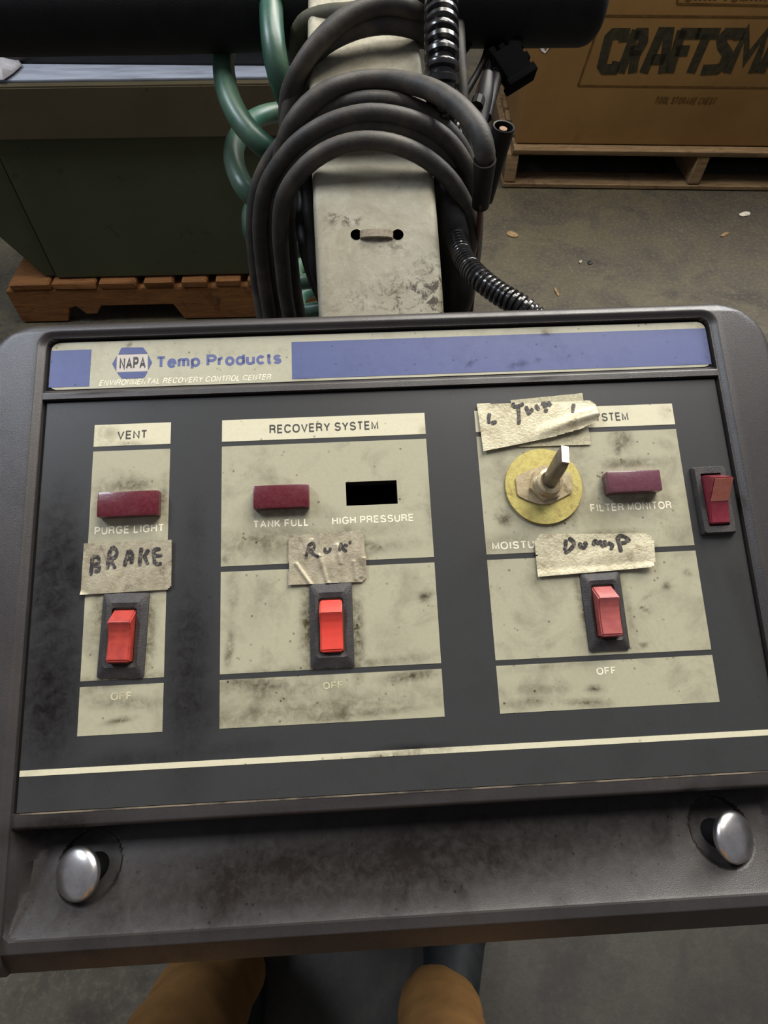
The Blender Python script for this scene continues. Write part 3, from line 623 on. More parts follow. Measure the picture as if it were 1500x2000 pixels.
# ------------------------------------------------------------------ steel arm (bent rectangular tube)
ARMP = np.polyfit(np.array([-260, 0, 87, 199, 260, 303, 360, 430, 520, 602, 760]) / 1000.0, [.418, .377, .3640, .3490, .3420, .3378, .3335, .3300, .3270, .3250, .322], 4)
def armz(y):   # depth of the front face at image row y
    return float(np.polyval(ARMP, y / 1000.0))
AW = .0669; ath = .040
cx_row = lambda y: float(np.interp(y, [-260, 87, 199, 303, 602, 760], [699, 709.5, 719, 726, 744.5, 754]))
rows = [(-150, ), (87, ), (199, ), (255, ), (303, ), (360,), (430,), (500,), (602, ), (700, )]
ac = []
for (y,) in rows: z = armz(y); ac.append(np.array([(cx_row(y) - CX) / F * z, (y - CY) / F * z, z]))
ac = np.array(ac); nrm = []
for i in range(len(ac)):
    t_ = ac[min(i + 1, len(ac) - 1)] - ac[max(i - 1, 0)]; t_ /= np.linalg.norm(t_); n_ = np.cross(t_, [1, 0, 0]); n_ /= np.linalg.norm(n_)
    nrm.append(n_ if n_[2] < 0 else -n_)
V = []; Fc = []
sec = rrect(-AW / 2, AW / 2, -ath, 0, .004, 4)
nxs = np.linspace(-AW / 2 + .004, AW / 2 - .004, 14)[1:-1]
# subdivide the front face so that its grime can be placed
front = [i for i, p in enumerate(sec)]
sec2 = []
for i, p in enumerate(sec):
    sec2.append(p); q = sec[(i + 1) % len(sec)]
    if abs(p[1]) < 1e-6 and abs(q[1]) < 1e-6 and abs(p[0] - q[0]) > .02:
        for s_ in np.linspace(0, 1, 16)[1:-1]: sec2.append((p[0] + (q[0] - p[0]) * s_, 0.0))
yy = np.linspace(-150, 700, 110); ns = len(sec2); dirt = []
for y in yy:
    z = armz(y); c_ = np.array([(cx_row(y) - CX) / F * z, (y - CY) / F * z, z])
    n_ = np.array([np.interp(y, [r_[0] for r_ in rows], [k[j] for k in nrm]) for j in range(3)]); n_ /= np.linalg.norm(n_)
    ux = np.array([1, -.042, 0.0]); ux -= ux.dot(n_) * n_; ux /= np.linalg.norm(ux)
    for p in sec2:
        V.append(w2p(cw(c_ + ux * p[0] + n_ * p[1])))
        g = 0.95 * math.exp(-((y - 590) / 45) ** 2) * (0.25 + .75 * smooth(-.03, .02, p[0])) + .75 * math.exp(-((y - 560) / 60) ** 2) * smooth(.002, .03, p[0])
        g += 1.4 * math.exp(-((y - 430) / 9) ** 2 - ((p[0] + .0155) / .008) ** 2) + 1.2 * math.exp(-((y - 418) / 8) ** 2 - ((p[0] + .022) / .005) ** 2)
        g += .8 * math.exp(-((y - 480) / 14) ** 2 - ((p[0] - .004) / .012) ** 2) + 0.6 * smooth(230, 60, y) * .4
        dirt.append(g)
for i in range(len(yy) - 1):
    for k in range(ns): a_ = i * ns + k; b_ = i * ns + (k + 1) % ns; Fc.append((a_, b_, b_ + ns, a_ + ns))
Fc += [tuple(range(ns)), tuple((len(yy) - 1) * ns + k for k in range(ns))]
arm = mesh('steel_arm', V, Fc, M['arm'], MC, sharp=40); setdirt(arm.data, dirt); arm['label'] = 'galvanised steel arm with smudged face'
# two drilled holes and the strap between them
def armpt(u, v, lift=0.0):
    z = armz(v) ; p = ray(u, v) * z; return w2p(cw(p)) + np.array([0, 0, lift])
an = np.array(nrm[6]); anp = (W2P[:3, :3] @ (R @ an)); aQ = Vector(anp).to_track_quat('Z', 'Y').to_matrix().to_4x4()
for u in (400 + 683 * .4333, 400 + 870 * .4333):
    p = armpt(u, 458); v, f = lathe([(.0026, .00015), (.0029, .0003), (.0031, .0)], 20)
    mesh('drilled_hole', v, f, M['hole'], arm, Matrix.Translation(p.tolist()) @ aQ, 40)
a_ = armpt(701, 459); b_ = armpt(770, 459); L = np.linalg.norm(b_ - a_)
st = bmesh.new(); n = 12
pr = [(-L * .5, -.0012), (-L * .42, .0006), (-L * .3, .0013), (0, .0016), (L * .3, .0013), (L * .42, .0006), (L * .5, -.0012)]
q = []
for x, z in pr: q.append([st.verts.new((x, y, z + dz)) for y, dz in ((-.0026, 0), (-.0021, .0007), (.0021, .0007), (.0026, 0))])
for i in range(len(q) - 1):
    for k in range(3): st.faces.new((q[i][k], q[i + 1][k], q[i + 1][k + 1], q[i][k + 1]))
M['strap'] = simple('strap_tan', (150, 136, 112), (112, 100, 82), 500, .6, bump=.3, bscale=2500)
xdir = Vector((b_ - a_).tolist()).normalized(); zn = Vector(anp).normalized(); yd = zn.cross(xdir).normalized()
Tm = Matrix.Identity(4)
for i, c_ in enumerate((xdir, yd, zn)):
    for j in range(3): Tm[j][i] = c_[j]
Tm.translation = Vector(((a_ + b_) / 2).tolist())
bmobj('strap', st, M['strap'], arm, Tm, 40)
# foam grips on the cross bar, behind the arm
gz = .405; gr = .027
gl = np.array([w2p(at(u, v, gz)) for u, v in ((-160, 14), (300, 8), (640, -1))]); gR = np.array([w2p(at(u, v, gz)) for u, v in ((770, -4), (1000, -5), (1180, -7))])
def capround(s, L, r=gr, e=.012): 
    k = min(s, L - s); return r * (1 if k > e else math.sqrt(max(0.02, 1 - (1 - k / e) ** 2)) * .55 + .45)
v, f = tube(gR, gr, .002, 28, rfun=lambda s, L: gr * (1 if L - s > .013 else .45 + .55 * math.sqrt(max(0, 1 - (1 - (L - s) / .013) ** 2)))); mesh('foam_grip', v, f, M['foam'], MC, sharp=60)
v, f = tube(gl, gr, .004, 28); mesh('foam_grip', v, f, M['foam'], MC, sharp=60)
v, f = tube(np.array([w2p(at(u, v_, gz)) for u, v_ in ((600, 0), (700, -2), (800, -4))]), .012, .01, 16); mesh('cross_bar', v, f, M['arm'], MC)
setdirt(bpy.data.objects['cross_bar'].data, [0.3] * len(v))
# column, base and wheels below the console
def wl(p): return w2p(np.array(p, float))
base_o = np.array([0.02, 0.30, 0])
def wbox(name, x0, x1, y0, y1, z0, z1, mat, parent, bev=.004):
    b = boxbm(x0, x1, y0, y1, z0, z1, bev); b.transform(PANEL.inverted()); return bmobj(name, b, mat, parent)
M['frame'] = simple('frame_paint', (46, 48, 50), (60, 58, 54), 30, .5)
cen = cw(P)
wbox('column', -.05, .05, .25, .33, .70, .86, M['frame'], MC)
wbox('shade_cabinet', -.19, .19, .13, .41, .14, .73, M['frame'], MC, .012)  # unseen body, added to cast shade on the floor and feet
wbox('base_plate', -.13, .13, .16, .50, .09, .14, M['frame'], MC)
for sx in (-.14, .14):
    for y in (.19, .47):
        v, f = tube(np.array([[sx - .012, y, .05], [sx, y, .05], [sx + .012, y, .05]]), .05, .006, 24); v = np.array([w2p(p) for p in v]); mesh('wheel', v, f, M['seam'], MC, sharp=40)
        v, f = tube(np.array([[sx * .8, y, .05], [sx * .8, y, .075], [sx * .8, y, .10]]), .010, .01, 10); v = np.array([w2p(p) for p in v]); mesh('wheel_fork', v, f, M['frame'], MC)

# ------------------------------------------------------------------ tapes with handwriting
def in_poly(x, y, pg):
    n = len(pg); c = np.zeros_like(x, bool); j = n - 1
    for i in range(n):
        xi, yi = pg[i]; xj, yj = pg[j]
        with np.errstate(divide='ignore', invalid='ignore'):
            c ^= ((yi > y) != (yj > y)) & (x < (xj - xi) * (y - yi) / (yj - yi + 1e-12) + xi)
        j = i
    return c
def tape(name, label, quad, outline, z0, hf, mat, n=(60, 34), edge=0.0):
    """quad: TL TR BR BL pixels; outline = extra cut-away polygon in (s,t) unit space; hf(s,t) height in mm"""
    q = [pl(*p, z0)[:2] for p in quad]; c = sum(q) / 4
    S, T_ = np.meshgrid(np.linspace(0, 1, n[0]), np.linspace(0, 1, n[1]))
    XY = ((1 - S) * (1 - T_))[..., None] * q[0] + (S * (1 - T_))[..., None] * q[1] + (S * T_)[..., None] * q[2] + ((1 - S) * T_)[..., None] * q[3]
    Zt = z0 + hf(S, T_) / 1000
    sm = (S[:-1, :-1] + S[1:, 1:]) / 2; tm = (T_[:-1, :-1] + T_[1:, 1:]) / 2
    keep = in_poly(sm, tm, outline) if outline else np.ones_like(sm, bool)
    bm = bmesh.new(); nx, ny = n; V = np.concatenate([XY, Zt[..., None]], -1)
    idx = {}
    def vt(j, i):
        if (j, i) not in idx: idx[(j, i)] = bm.verts.new((V[j, i, 0] - c[0], V[j, i, 1] - c[1], V[j, i, 2]))
        return idx[(j, i)]
    for j in range(ny - 1):
        for i in range(nx - 1):
            if keep[j, i]: bm.faces.new((vt(j, i), vt(j + 1, i), vt(j + 1, i + 1), vt(j, i + 1)))
    r = bmesh.ops.extrude_face_region(bm, geom=bm.faces[:]); vs = [e for e in r['geom'] if isinstance(e, bmesh.types.BMVert)]
    bmesh.ops.translate(bm, verts=vs, vec=(0, 0, -.00018)); bmesh.ops.recalc_face_normals(bm, faces=bm.faces)
    o = bmobj(name, bm, mat, None, PANEL @ Matrix.Translation((c[0], c[1], 0)), 60); tag(o, label, 'tape')
    def surf(u, v):    # height of the tape under a pixel
        p = pl(u, v, z0)[:2]; d = ((XY - p) ** 2).sum(-1).ravel(); k = np.argpartition(d, 4)[:4]; w4 = 1 / (d[k] + 1e-10); return np.array([p[0] - c[0], p[1] - c[1], max((Zt.ravel()[k] * w4).sum() / w4.sum(), np.median(Zt.ravel()[k]))])
    return o, surf
def ink(parent, surf, strokes, wpx=6.5):
    """marker strokes: flat ribbons lying on the tape"""
    V = []; Fc = []
    for st in strokes:
        pts = np.array(st, float); d = catmull(np.c_[pts, np.zeros(len(pts))], 1.6)[:, :2] if len(pts) > 1 else pts
        tg = np.gradient(d, axis=0); tg /= np.linalg.norm(tg, axis=1)[:, None] + 1e-9; nn = np.c_[-tg[:, 1], tg[:, 0]]
        b0 = len(V)
        for i in range(len(d)):
            wv = wpx * (.42 + .05 * math.sin(i * .5)) * (.6 if i in (0, len(d) - 1) else 1)
            for s_ in (-1, 1):
                p = surf(*(d[i] + nn[i] * wv * s_)); V.append((p[0], p[1], p[2] + .00022))
        for i in range(len(d) - 1): a = b0 + 2 * i; Fc.append((a, a + 1, a + 3, a + 2))
    v = np.array(V); n = len(v); V2 = v.copy(); V2[:, 2] -= .0001
    o = mesh('handwriting', np.vstack([v, V2]), Fc + [tuple(x + n for x in f) for f in Fc], M['marker'], parent, sharp=60); return o
def wr(seed, a=.25, fx=9, fy=5):
    r_ = np.random.RandomState(seed); ph = r_.rand(6) * 6
    return lambda S, T: .6 * a * (np.sin(fx * S + ph[0] + 2 * np.sin(fy * T + ph[1])) * .5 + np.sin(2.3 * fx * S + ph[2] + T * 3) * .25 + .3 * np.sin(fy * 2 * T + ph[3]) + .5)
c2 = lambda pts: [(150 + x / 7.5, 1030 + y / 7.5) for x, y in pts]
f1 = lambda S, T: .25 + wr(1, .45, 14, 4)(S, T) + 2.0 * np.clip(.09 - S - (1 - T), 0, 1) * 10 * .5
t1, s1 = tape('tape_label', 'worn silver tape label hand-lettered BRAKE above the left red rocker', [(165, 1062), (336, 1054.7), (334.7, 1151), (158, 1162)], [(0, 0), (1, 0), (1, .93), (.96, 1), (0, 1)], .0009, f1, M['tape'])
ink(t1, s1, [c2(s) for s in ([(235, 440), (225, 560), (208, 705)], [(240, 430), (320, 440), (320, 520), (245, 560)], [(250, 560), (335, 580), (320, 640), (262, 640)],
    [(495, 330), (470, 450), (455, 615)], [(495, 320), (550, 300), (595, 370), (560, 440), (480, 460)], [(490, 460), (530, 530), (572, 605)],
    [(770, 335), (735, 450), (703, 570)], [(770, 335), (820, 400), (803, 535)], [(735, 460), (800, 450)], [(955, 300), (935, 430), (925, 565)], [(1060, 325), (985, 430)], [(985, 400), (1015, 470), (1050, 545)],
    [(1130, 330), (1135, 430), (1150, 540)], [(1130, 330), (1235, 315)], [(1135, 420), (1255, 410)], [(1150, 540), (1250, 530)])], 8.0)
c3 = lambda pts: [(540 + x / 6.897, 1030 + y / 6.897) for x, y in pts]
def f2(S, T):
    h = .25 + wr(2, .4, 11, 5)(S, T)
    for s0, t0, s1_, t1_, a in ((.10, .58, .28, 1.0, 1.0), (.42, 0, .40, .45, .9), (.40, .45, .50, 1.0, .9), (.63, .25, .67, .62, .8), (.84, .6, .86, .95, .7), (.97, .55, .93, .9, .9), (.30, .12, .22, .4, .6)):
        L = math.hypot(s1_ - s0, t1_ - t0); k = np.clip(((S - s0) * (s1_ - s0) + (T - t0) * (t1_ - t0)) / L ** 2, 0, 1)
        d = np.hypot(S - s0 - k * (s1_ - s0), T - t0 - k * (t1_ - t0)); h = h + .55 * a * np.exp(-(d / .026) ** 2)
    return h
t2, s2 = tape('tape_label', 'crinkled silver tape label with faint marker over the middle red rocker', [(563.5, 1046.5), (712, 1036), (717, 1136), (563, 1143)], [(0, 0), (.94, 0), (.98, .06), (1.01, .9), (.94, 1), (0, 1), (.01, .52), (-.05, .5)], .0009, f2, M['tape'], (90, 60))
ink(t2, s2, [c3(s) for s in ([(440, 230), (415, 330), (400, 420)], [(430, 240), (500, 220), (505, 290), (440, 310)], [(450, 315), (510, 370), (570, 400)], [(655, 270), (660, 330), (710, 325), (730, 270)], [(850, 320), (870, 220), (900, 290), (950, 325)], [(905, 235), (960, 250)], [(980, 190), (1000, 220)])], 6.5)
c4 = lambda pts: [(1020 + x / 5.357, 1030 + y / 5.357) for x, y in pts]
f3 = lambda S, T: .3 + wr(3, .35, 6, 4)(S, T) + 1.6 * smooth(.72, 1.0, S) * (.4 + .6 * T) + .5 * smooth(.8, 1, T)
t3, s3 = tape('tape_label', 'pale silver tape label with rounded right end hand-lettered Dump', [(1042, 1044), (1274, 1042), (1277, 1108), (1050, 1127)], [(.05, 0), (.93, 0), (.985, .12), (1, .3), (1, .8), (.97, 1), (0, 1), (-.01, .55), (.02, .5), (-.01, .45), (0, .2)], .0009, f3, M['tape_bright'])
ink(t3, s3, [c4(s) for s in ([(450, 130), (450, 200), (435, 240)], [(480, 110), (540, 165), (500, 230), (440, 270)], [(610, 160), (600, 190), (640, 215), (665, 180), (640, 155)],
    [(740, 190), (760, 140), (800, 180)], [(800, 135), (850, 210)], [(850, 135), (880, 200)], [(890, 160), (940, 190), (920, 235)], [(990, 95), (1010, 180), (1030, 260)], [(990, 95), (1060, 95), (1120, 150)], [(1020, 170), (1090, 155)])], 8.5)
c5 = lambda pts: [(910 + x / 5.357, 750 + y / 5.357) for x, y in pts]
t5, s5 = tape('tape_patch', 'square of gauzy silver tape beneath the lifted label by the toggle', [(997, 782), (1137, 768), (1154.5, 868.5), (1012, 873)], None, .0007, lambda S, T: .15 + wr(5, .2, 20, 16)(S, T), M['tape_weave'])
def f4(S, T):
    h = .5 + wr(4, .35, 7, 4)(S, T)
    tc = .98 - .62 * (S - .25) ; d = T - tc
    lift = smooth(.25, .85, S)
    return h + lift * (1.7 * np.exp(-(d / .16) ** 2) + .6 * smooth(-.3, .1, d)) + .5 * lift
t4, s4 = tape('tape_label', 'lifting silver tape label with smeared marker, rolled at its lower edge, above the yellow washer', [(931, 789), (1162, 781), (1165, 838), (943.6, 882)],
              [(0, 0), (.32, .03), (.95, .04), (1, .2), (1, .78), (.85, .93), (.6, 1), (0, 1)], .0012, f4, M['tape_bright'], (90, 50))
ink(t4, s4, [c5(s) for s in ([(245, 310), (235, 370), (240, 420)], [(260, 415), (320, 400)], [(490, 200), (500, 240), (600, 215)], [(545, 250), (550, 350), (548, 430)], [(620, 240), (650, 300), (690, 270), (640, 330)], [(720, 230), (760, 280)], [(780, 210), (850, 220), (800, 250)], [(850, 190), (880, 240)], [(810, 290), (850, 282)], [(1120, 215), (1105, 310)])], 8.0)

# ------------------------------------------------------------------ cables and hoses
def cr(pts):          # (crop x, crop y, depth) -> world; crop of the photograph: x = 400 + .4333 cx, y = .4333 cy
    return np.array([at(400 + x * .43333, y * .43333, z) for x, y, z in pts])
def cable(name, label, cat, pts, rad, mat, step=.004, ns=14, rfun=None, sharp=60, parent=None):
    v, f = tube(cr(pts), rad, step, ns, rfun)
    if parent is not None: v = np.array([w2p(p) for p in v])
    o = mesh(name, v, f, mat, parent, None, sharp, center=parent is None)
    if parent is None: tag(o, label, cat)
    return o
def Z(y, off): return armz(y * .43333) - off
def turn(zt, dz, pts):     # each turn lies on the arm at its top and hangs straight down at its sides
    ct = min(p[1] for p in pts); out = []
    for x, y in pts: out.append((x, y, zt + dz * min(1, max(0, (y - ct) / 250)) + .088 * ((y - ct) / (1400 - ct)) ** 1.25))
    return out
under = lambda x0, x1, k: [(x0, 1650, .440 + k), (700, 1790, .455 + k), (x1, 1680, .440 + k)]
coil = ([(300, 1640, .45)] + turn(.3385, .006, [(258, 1400), (230, 1200), (219, 1000), (245, 830), (310, 700), (400, 600), (520, 508), (650, 463), (780, 450), (900, 469), (1040, 540), (1150, 655), (1206, 800), (1222, 950), (1212, 1150), (1170, 1400)]) + under(1080, 350, .006)
 + turn(.3275, .002, [(290, 1400), (262, 1200), (250, 1000), (275, 850), (340, 735), (430, 635), (560, 555), (700, 515), (800, 513), (950, 547), (1080, 620), (1165, 730), (1210, 860), (1220, 980), (1206, 1150), (1150, 1400)]) + under(1050, 400, 0)
 + turn(.3320, .004, [(338, 1400), (314, 1200), (306, 1010), (328, 860), (396, 745), (510, 645), (650, 585), (760, 572), (900, 594), (1020, 650), (1120, 752), (1180, 860), (1208, 980), (1190, 1150), (1130, 1400)]) + under(1010, 450, 0)
 + turn(.3240, -.003, [(376, 1400), (350, 1200), (340, 1020), (360, 885), (430, 775), (530, 692), (650, 645), (760, 636), (880, 658), (1000, 716), (1100, 805), (1165, 905), (1198, 1010), (1186, 1150), (1140, 1400)]) + [(1100, 1600, .435)])
def coilr(s, L): return .00475
coil_o = cable('rubber_cable', 'coiled black rubber cable, four loops hung over the steel arm', 'cable', coil, .0048, M['cable'])
# upper cable: a pair of turns over the arm, then across to the sleeve
up = [(470, 1620, .47), (425, 1430, .445), (395, 1250, .42), (372, 900, .392), (372, 620, .375), (395, 430, .364), (450, 290, .358), (540, 200, .355), (680, 130, .3545), (800, 108, .356), (900, 116, .357), (985, 150, .362), (1040, 260, .38), (1010, 500, .41), (700, 640, .43), (420, 620, .41),
      (372, 560, .38), (378, 430, .364), (430, 310, .352), (510, 195, .346), (610, 100, .346), (710, 45, .3475), (820, 22, .349), (900, 30, .349), (975, 75, .358), (1030, 200, .385), (980, 500, .42), (700, 660, .435), (400, 800, .40), (345, 780, .37), (358, 650, .350),
      (400, 556, .340), (460, 480, .336), (560, 408, .335), (690, 368, .337), (820, 362, .337), (960, 384, .332), (1080, 435, .322), (1180, 515, .314), (1240, 600, .310), (1262, 690, .312), (1262, 745, .318)]
cable('rubber_cable', 'single black rubber cable crossing the arm above the coil and ending in a sleeve', 'cable', up, .0053, M['cable'])
cable('rubber_cable', 'dusty olive-grey cable looped behind the arm near the handle bar', 'cable', [(470, 560, .44), (430, 330, .425), (418, 210, .405), (432, 130, .388), (480, 86, .378), (560, 66, .374), (650, 60, Z(60, .0055)), (760, 40, Z(40, .0055)), (900, -30, .382), (960, -120, .40)], .0055, M['cable_dusty'])
cable('rubber_cable', 'thin black cable running down between coil and left arm edge', 'cable', [(400, 760, .372), (445, 900, .372), (440, 1000, .372), (462, 1140, .372), (492, 1240, .378), (560, 1400, .40)], .0046, M['black'])
cable('rubber_cable', 'straight black cable just left of the steel arm below the coil', 'cable', [(440, 700, .35), (462, 850, .355), (478, 1000, .358), (500, 1200, .365), (560, 1400, .39)], .0042, M['black'])
cable('rubber_cable', 'slim grey cable hanging right of the corrugated conduit', 'cable', [(1145, 60, .40), (1150, 200, .39), (1162, 400, .39), (1172, 600, .395), (1178, 720, .40), (1160, 950, .41), (1150, 1200, .42), (1165, 1400, .43)], .0036, M['cable'])
cable('rubber_cable', 'black cable dropping behind the right side of the coil', 'cable', [(1100, 700, .36), (1090, 850, .352), (1100, 1000, .352), (1120, 1150, .36), (1140, 1300, .37), (1110, 1420, .385)], .0105, M['black'])
# green air hose, a long spiral
hose = [(330, -220, .42), (312, -60, .40), (300, 60, .385), (312, 220, .38), (338, 350, .385), (385, 470, .40), (460, 580, .435), (600, 620, .47), (700, 520, .50), (640, 330, .51), (480, 150, .50), (300, 20, .485), (170, 30, .47), (115, 120, .455),
        (88, 230, .435), (88, 340, .42), (118, 460, .41), (180, 570, .405), (262, 655, .405), (370, 720, .42), (520, 760, .46), (640, 700, .50), (620, 570, .53), (470, 505, .53), (330, 505, .515), (230, 535, .50), (155, 610, .475), (130, 700, .455), (150, 790, .445), (200, 870, .44), (290, 940, .45), (430, 980, .48), (560, 940, .52), (560, 850, .555), (430, 810, .57), (300, 850, .56), (225, 920, .54), (205, 1000, .52), (225, 1080, .51), (300, 1125, .515), (420, 1120, .53), (600, 1110, .56), (800, 1130, .59), (820, 1180, .62), (620, 1170, .63), (460, 1180, .62), (405, 1225, .60), (420, 1268, .59), (500, 1262, .585),
        (700, 1250, .58), (950, 1270, .57), (1090, 1250, .57), (1150, 1205, .60), (1100, 1180, .65), (800, 1230, .66), (500, 1300, .64), (420, 1350, .62), (440, 1400, .61), (540, 1390, .60), (800, 1400, .60), (1100, 1420, .60)]
cable('air_hose', 'green coiled rubber air hose hanging left of the steel arm', 'hose', hose, .0075, M['hose'], .006, 16)
def corr(r, a, pitch): return lambda s, L: r + a * (1 if (s % pitch) / pitch < .58 else -1) * min(1, abs(math.sin(math.pi * ((s % pitch) / pitch) / .58)) * 3 if (s % pitch) / pitch < .58 else 1)
cable('corrugated_conduit', 'thick black corrugated conduit running down the right side of the arm', 'conduit', [(1066, -200, .355), (1067, -60, .345), (1066, 100, .338), (1068, 280, .335), (1068, 430, .340), (1080, 560, .356), (1100, 700, .370), (1105, 850, .385), (1095, 1000, .40)], .0085, M['conduit'], .0007, 20, corr(.0085, .0011, .0062), 40)
cable('corrugated_conduit', 'thin black corrugated conduit curving to the top edge of the console', 'conduit', [(1060, 780, .385), (1085, 900, .37), (1110, 1000, .358), (1135, 1090, .346), (1175, 1180, .332), (1245, 1260, .316), (1330, 1325, .310), (1430, 1385, .305), (1500, 1440, .305)], .0052, M['conduit'], .0005, 18, corr(.0052, .0007, .0030), 40)
# sleeves and tubes
def cr1(x, y, z): return cr([(x, y, z)])[0]
def sleeve(name, label, a, b, r0, r1, mat, wall=.0012, inner=None):
    a = np.array(a); b = np.array(b); ax = (b - a); L = np.linalg.norm(ax); q = Vector((ax / L).tolist()).to_track_quat('Z', 'Y').to_matrix().to_4x4()
    v, f = lathe([(r1, L), (r0 * .5 + r1 * .5, L * .5), (r0, 0.0), (r0 - .0003, -.0003), (r0 - wall, 0.0), (r0 - wall, .008), (0.0002, .008)], 28)
    o = mesh(name, v, f, mat, None, Matrix.Translation(a.tolist()) @ q, 40); tag(o, label, 'tube')
    if inner: inner(o)
    return o
sleeve('cable_sleeve', 'black rubber sleeve swallowing the end of the thick cable', cr1(1262, 722, .312), cr1(1243, 925, .340), .0058, .0048, M['black'])
def contact(o):
    v, f = lathe([(.0022, .0), (.0022, .0075)], 14); mesh('contact', np.array(v) + [0, 0, .001], f, M['copper'], o, sharp=40)
sleeve('tube_end', 'open-ended black plastic tube with a contact inside, in front of the carton', cr1(1348, 570, .335), cr1(1262, 900, .372), .0062, .0050, M['black'], .0010, contact)
cable('wire', 'reddish brown wire below the black sleeve', 'wire', [(1243, 915, .334), (1238, 980, .345), (1232, 1060, .36), (1222, 1150, .38), (1200, 1400, .41)], .0016, M['brownwire'])
# wire bundle under the grip
wires = [([(1250, 120, .42), (1180, 220, .41), (1150, 260, .405), (1120, 400, .41)], .0020, 'black'), ([(1290, 110, .42), (1262, 260, .41), (1200, 380, .40), (1150, 470, .40)], .0022, 'black'),
         ([(1310, 110, .42), (1298, 250, .41), (1270, 380, .40), (1240, 500, .39), (1232, 600, .38)], .0026, 'black'), ([(1330, 110, .42), (1322, 260, .41), (1296, 380, .40), (1262, 500, .385), (1245, 620, .375)], .0030, 'black'),
         ([(1262, 110, .42), (1275, 300, .41), (1235, 420, .40), (1240, 540, .385), (1250, 640, .375)], .0024, 'brownwire'), ([(1350, 110, .42), (1340, 240, .41), (1316, 350, .40), (1292, 440, .39), (1268, 530, .382)], .0036, 'black')]
wl_ = ['thin black wire fanned out leftmost under the foam grip', 'black wire slanting left under the right foam grip', 'black wire in the middle of the bundle under the grip', 'thicker black wire right of the bundle middle', 'brown wire running through the black wire bundle', 'thickest black lead at the right of the wire bundle']
for (pts, r_, mt), lb in zip(wires, wl_): tag(cable('wire', lb, 'wire', pts, r_, M[mt], .006, 8), group=None)
tie = empty('cable_clamp', 'shiny black clamp holding the wire bundle under the handle', 'clamp', loc=cr1(1255, 430, .384).tolist())
ctr = cr1(1255, 430, .384)
v, f = tube(cr([(1275, 340, .386), (1262, 430, .382), (1246, 520, .380), (1240, 580, .378)]), .0060, .004, 16, rfun=lambda s, L: .0052 * (.75 + .25 * math.sin(math.pi * s / L))); mesh('clamp_body', v - ctr, f, M['black'], tie)
v, f = tube(cr([(1236, 445, .376), (1226, 480, .375)]), .004, .004, 10); mesh('clamp_screw', v - ctr, f, M['black'], tie)
# multi-pin plug
pc = cr1(1385, 300, .40); plug = empty('wire_plug', 'black multi-pin connector plug dangling in front of the carton', 'plug', loc=pc.tolist())
Rz = Matrix(R.tolist()).to_4x4() @ Matrix.Rotation(math.radians(-32), 4, 'Z')
def pbox(name, x0, x1, y0, y1, z0, z1, mat, bev=.0006): bmobj(name, boxbm(x0, x1, y0, y1, z0, z1, bev), M[mat], plug, Rz)
pbox('plug_body', -.009, .009, -.011, .012, -.005, .005, 'plug')
pbox('plug_latch', -.0115, -.0085, -.004, .004, -.003, .003, 'plug'); pbox('plug_shroud', -.0105, .0105, .008, .0125, -.0058, .0058, 'plug')
for k in range(3):
    pbox('plug_pin', -.0085 + k * .0065, -.0045 + k * .0065, -.0165 + .0015 * k, -.011, -.003, .003, 'plug')
    pbox('plug_rib', .008, .0115, -.010 + k * .008, -.005 + k * .008, -.004, .004, 'plug')
v, f = tube(cr([(1380, 120, .415), (1408, 170, .41), (1405, 215, .405), (1375, 250, .402), (1360, 280, .40)]), .0034, .004, 10); mesh('lead', v - pc, f, M['black'], plug)

# ------------------------------------------------------------------ carton on pallet, right
def wood(name, c1, c2, dark, sx=(1, 8, 8)):
    t = NT(name); a = t.noise(9, 8, .7, .6, sx); col = t.mix(t.ramp(a, [(.35, 0.), (.65, 1.)]), lin(c1), lin(c2))
    col = t.mix(t.ramp(t.noise(20, 6, .7, .5), [(.56, 0.), (.72, .8)]), col, lin(dark)); t.base(col); t.set(rough=.8, spec=.25); t.bump(t.noise(40, 6, .7, .3, sx), .4, .003); return t.m
M['wood_r'] = wood('pallet_wood_pale', (134, 108, 76), (98, 78, 54), (52, 40, 28))
M['wood_l'] = wood('pallet_wood_brown', (138, 92, 50), (104, 68, 38), (52, 34, 20))
PH = .135
b0 = onz(1008, 281, PH); b1 = onz(1500, 287, PH); bx = (b1 - b0); bx[2] = 0; bx /= np.linalg.norm(bx); by = np.array([-bx[1], bx[0], 0])
BF = Matrix([[bx[0], by[0], 0, b0[0]], [bx[1], by[1], 0, b0[1]], [0, 0, 1, 0], [0, 0, 0, 1]])
def card():
    t = NT('cardboard'); a = t.noise(2.5, 6, .6); b = t.noise(8, 8, .7, .5)
    col = t.mix(t.ramp(a, [(.35, 0.), (.7, 1.)]), lin((140, 106, 60)), lin((122, 90, 50))); col = t.mix(t.ramp(b, [(.58, 0.), (.75, .5)]), col, lin((112, 82, 48)))
    t.base(col); t.set(rough=.8, spec=.2); t.bump(t.noise(12, 6, .6, 0, (1, 1, .3)), .3, .006); return t.m
M['card'] = card(); M['card_ink'] = simple('carton_ink', (44, 40, 30), (62, 56, 40), 60, .8, spec=.1); M['card_ink2'] = simple('carton_ink_worn', (76, 54, 26), (98, 72, 38), 40, .8, spec=.1)
ctn = empty('carton', 'large brown cardboard carton with heavy slanted black lettering on a wooden pallet', 'box', BF @ Matrix.Translation((0, 0, PH + .001)))
BW, BD, BH = 1.30, .62, .98
def panel_sheet(name, x0, x1, y0, y1, z0, z1): 
    b = boxbm(x0, x1, y0, y1, z0, z1, .006, 2); return bmobj(name, b, M['card'], ctn)
body = panel_sheet('carton_body', 0, BW, 0, BD, 0, BH)
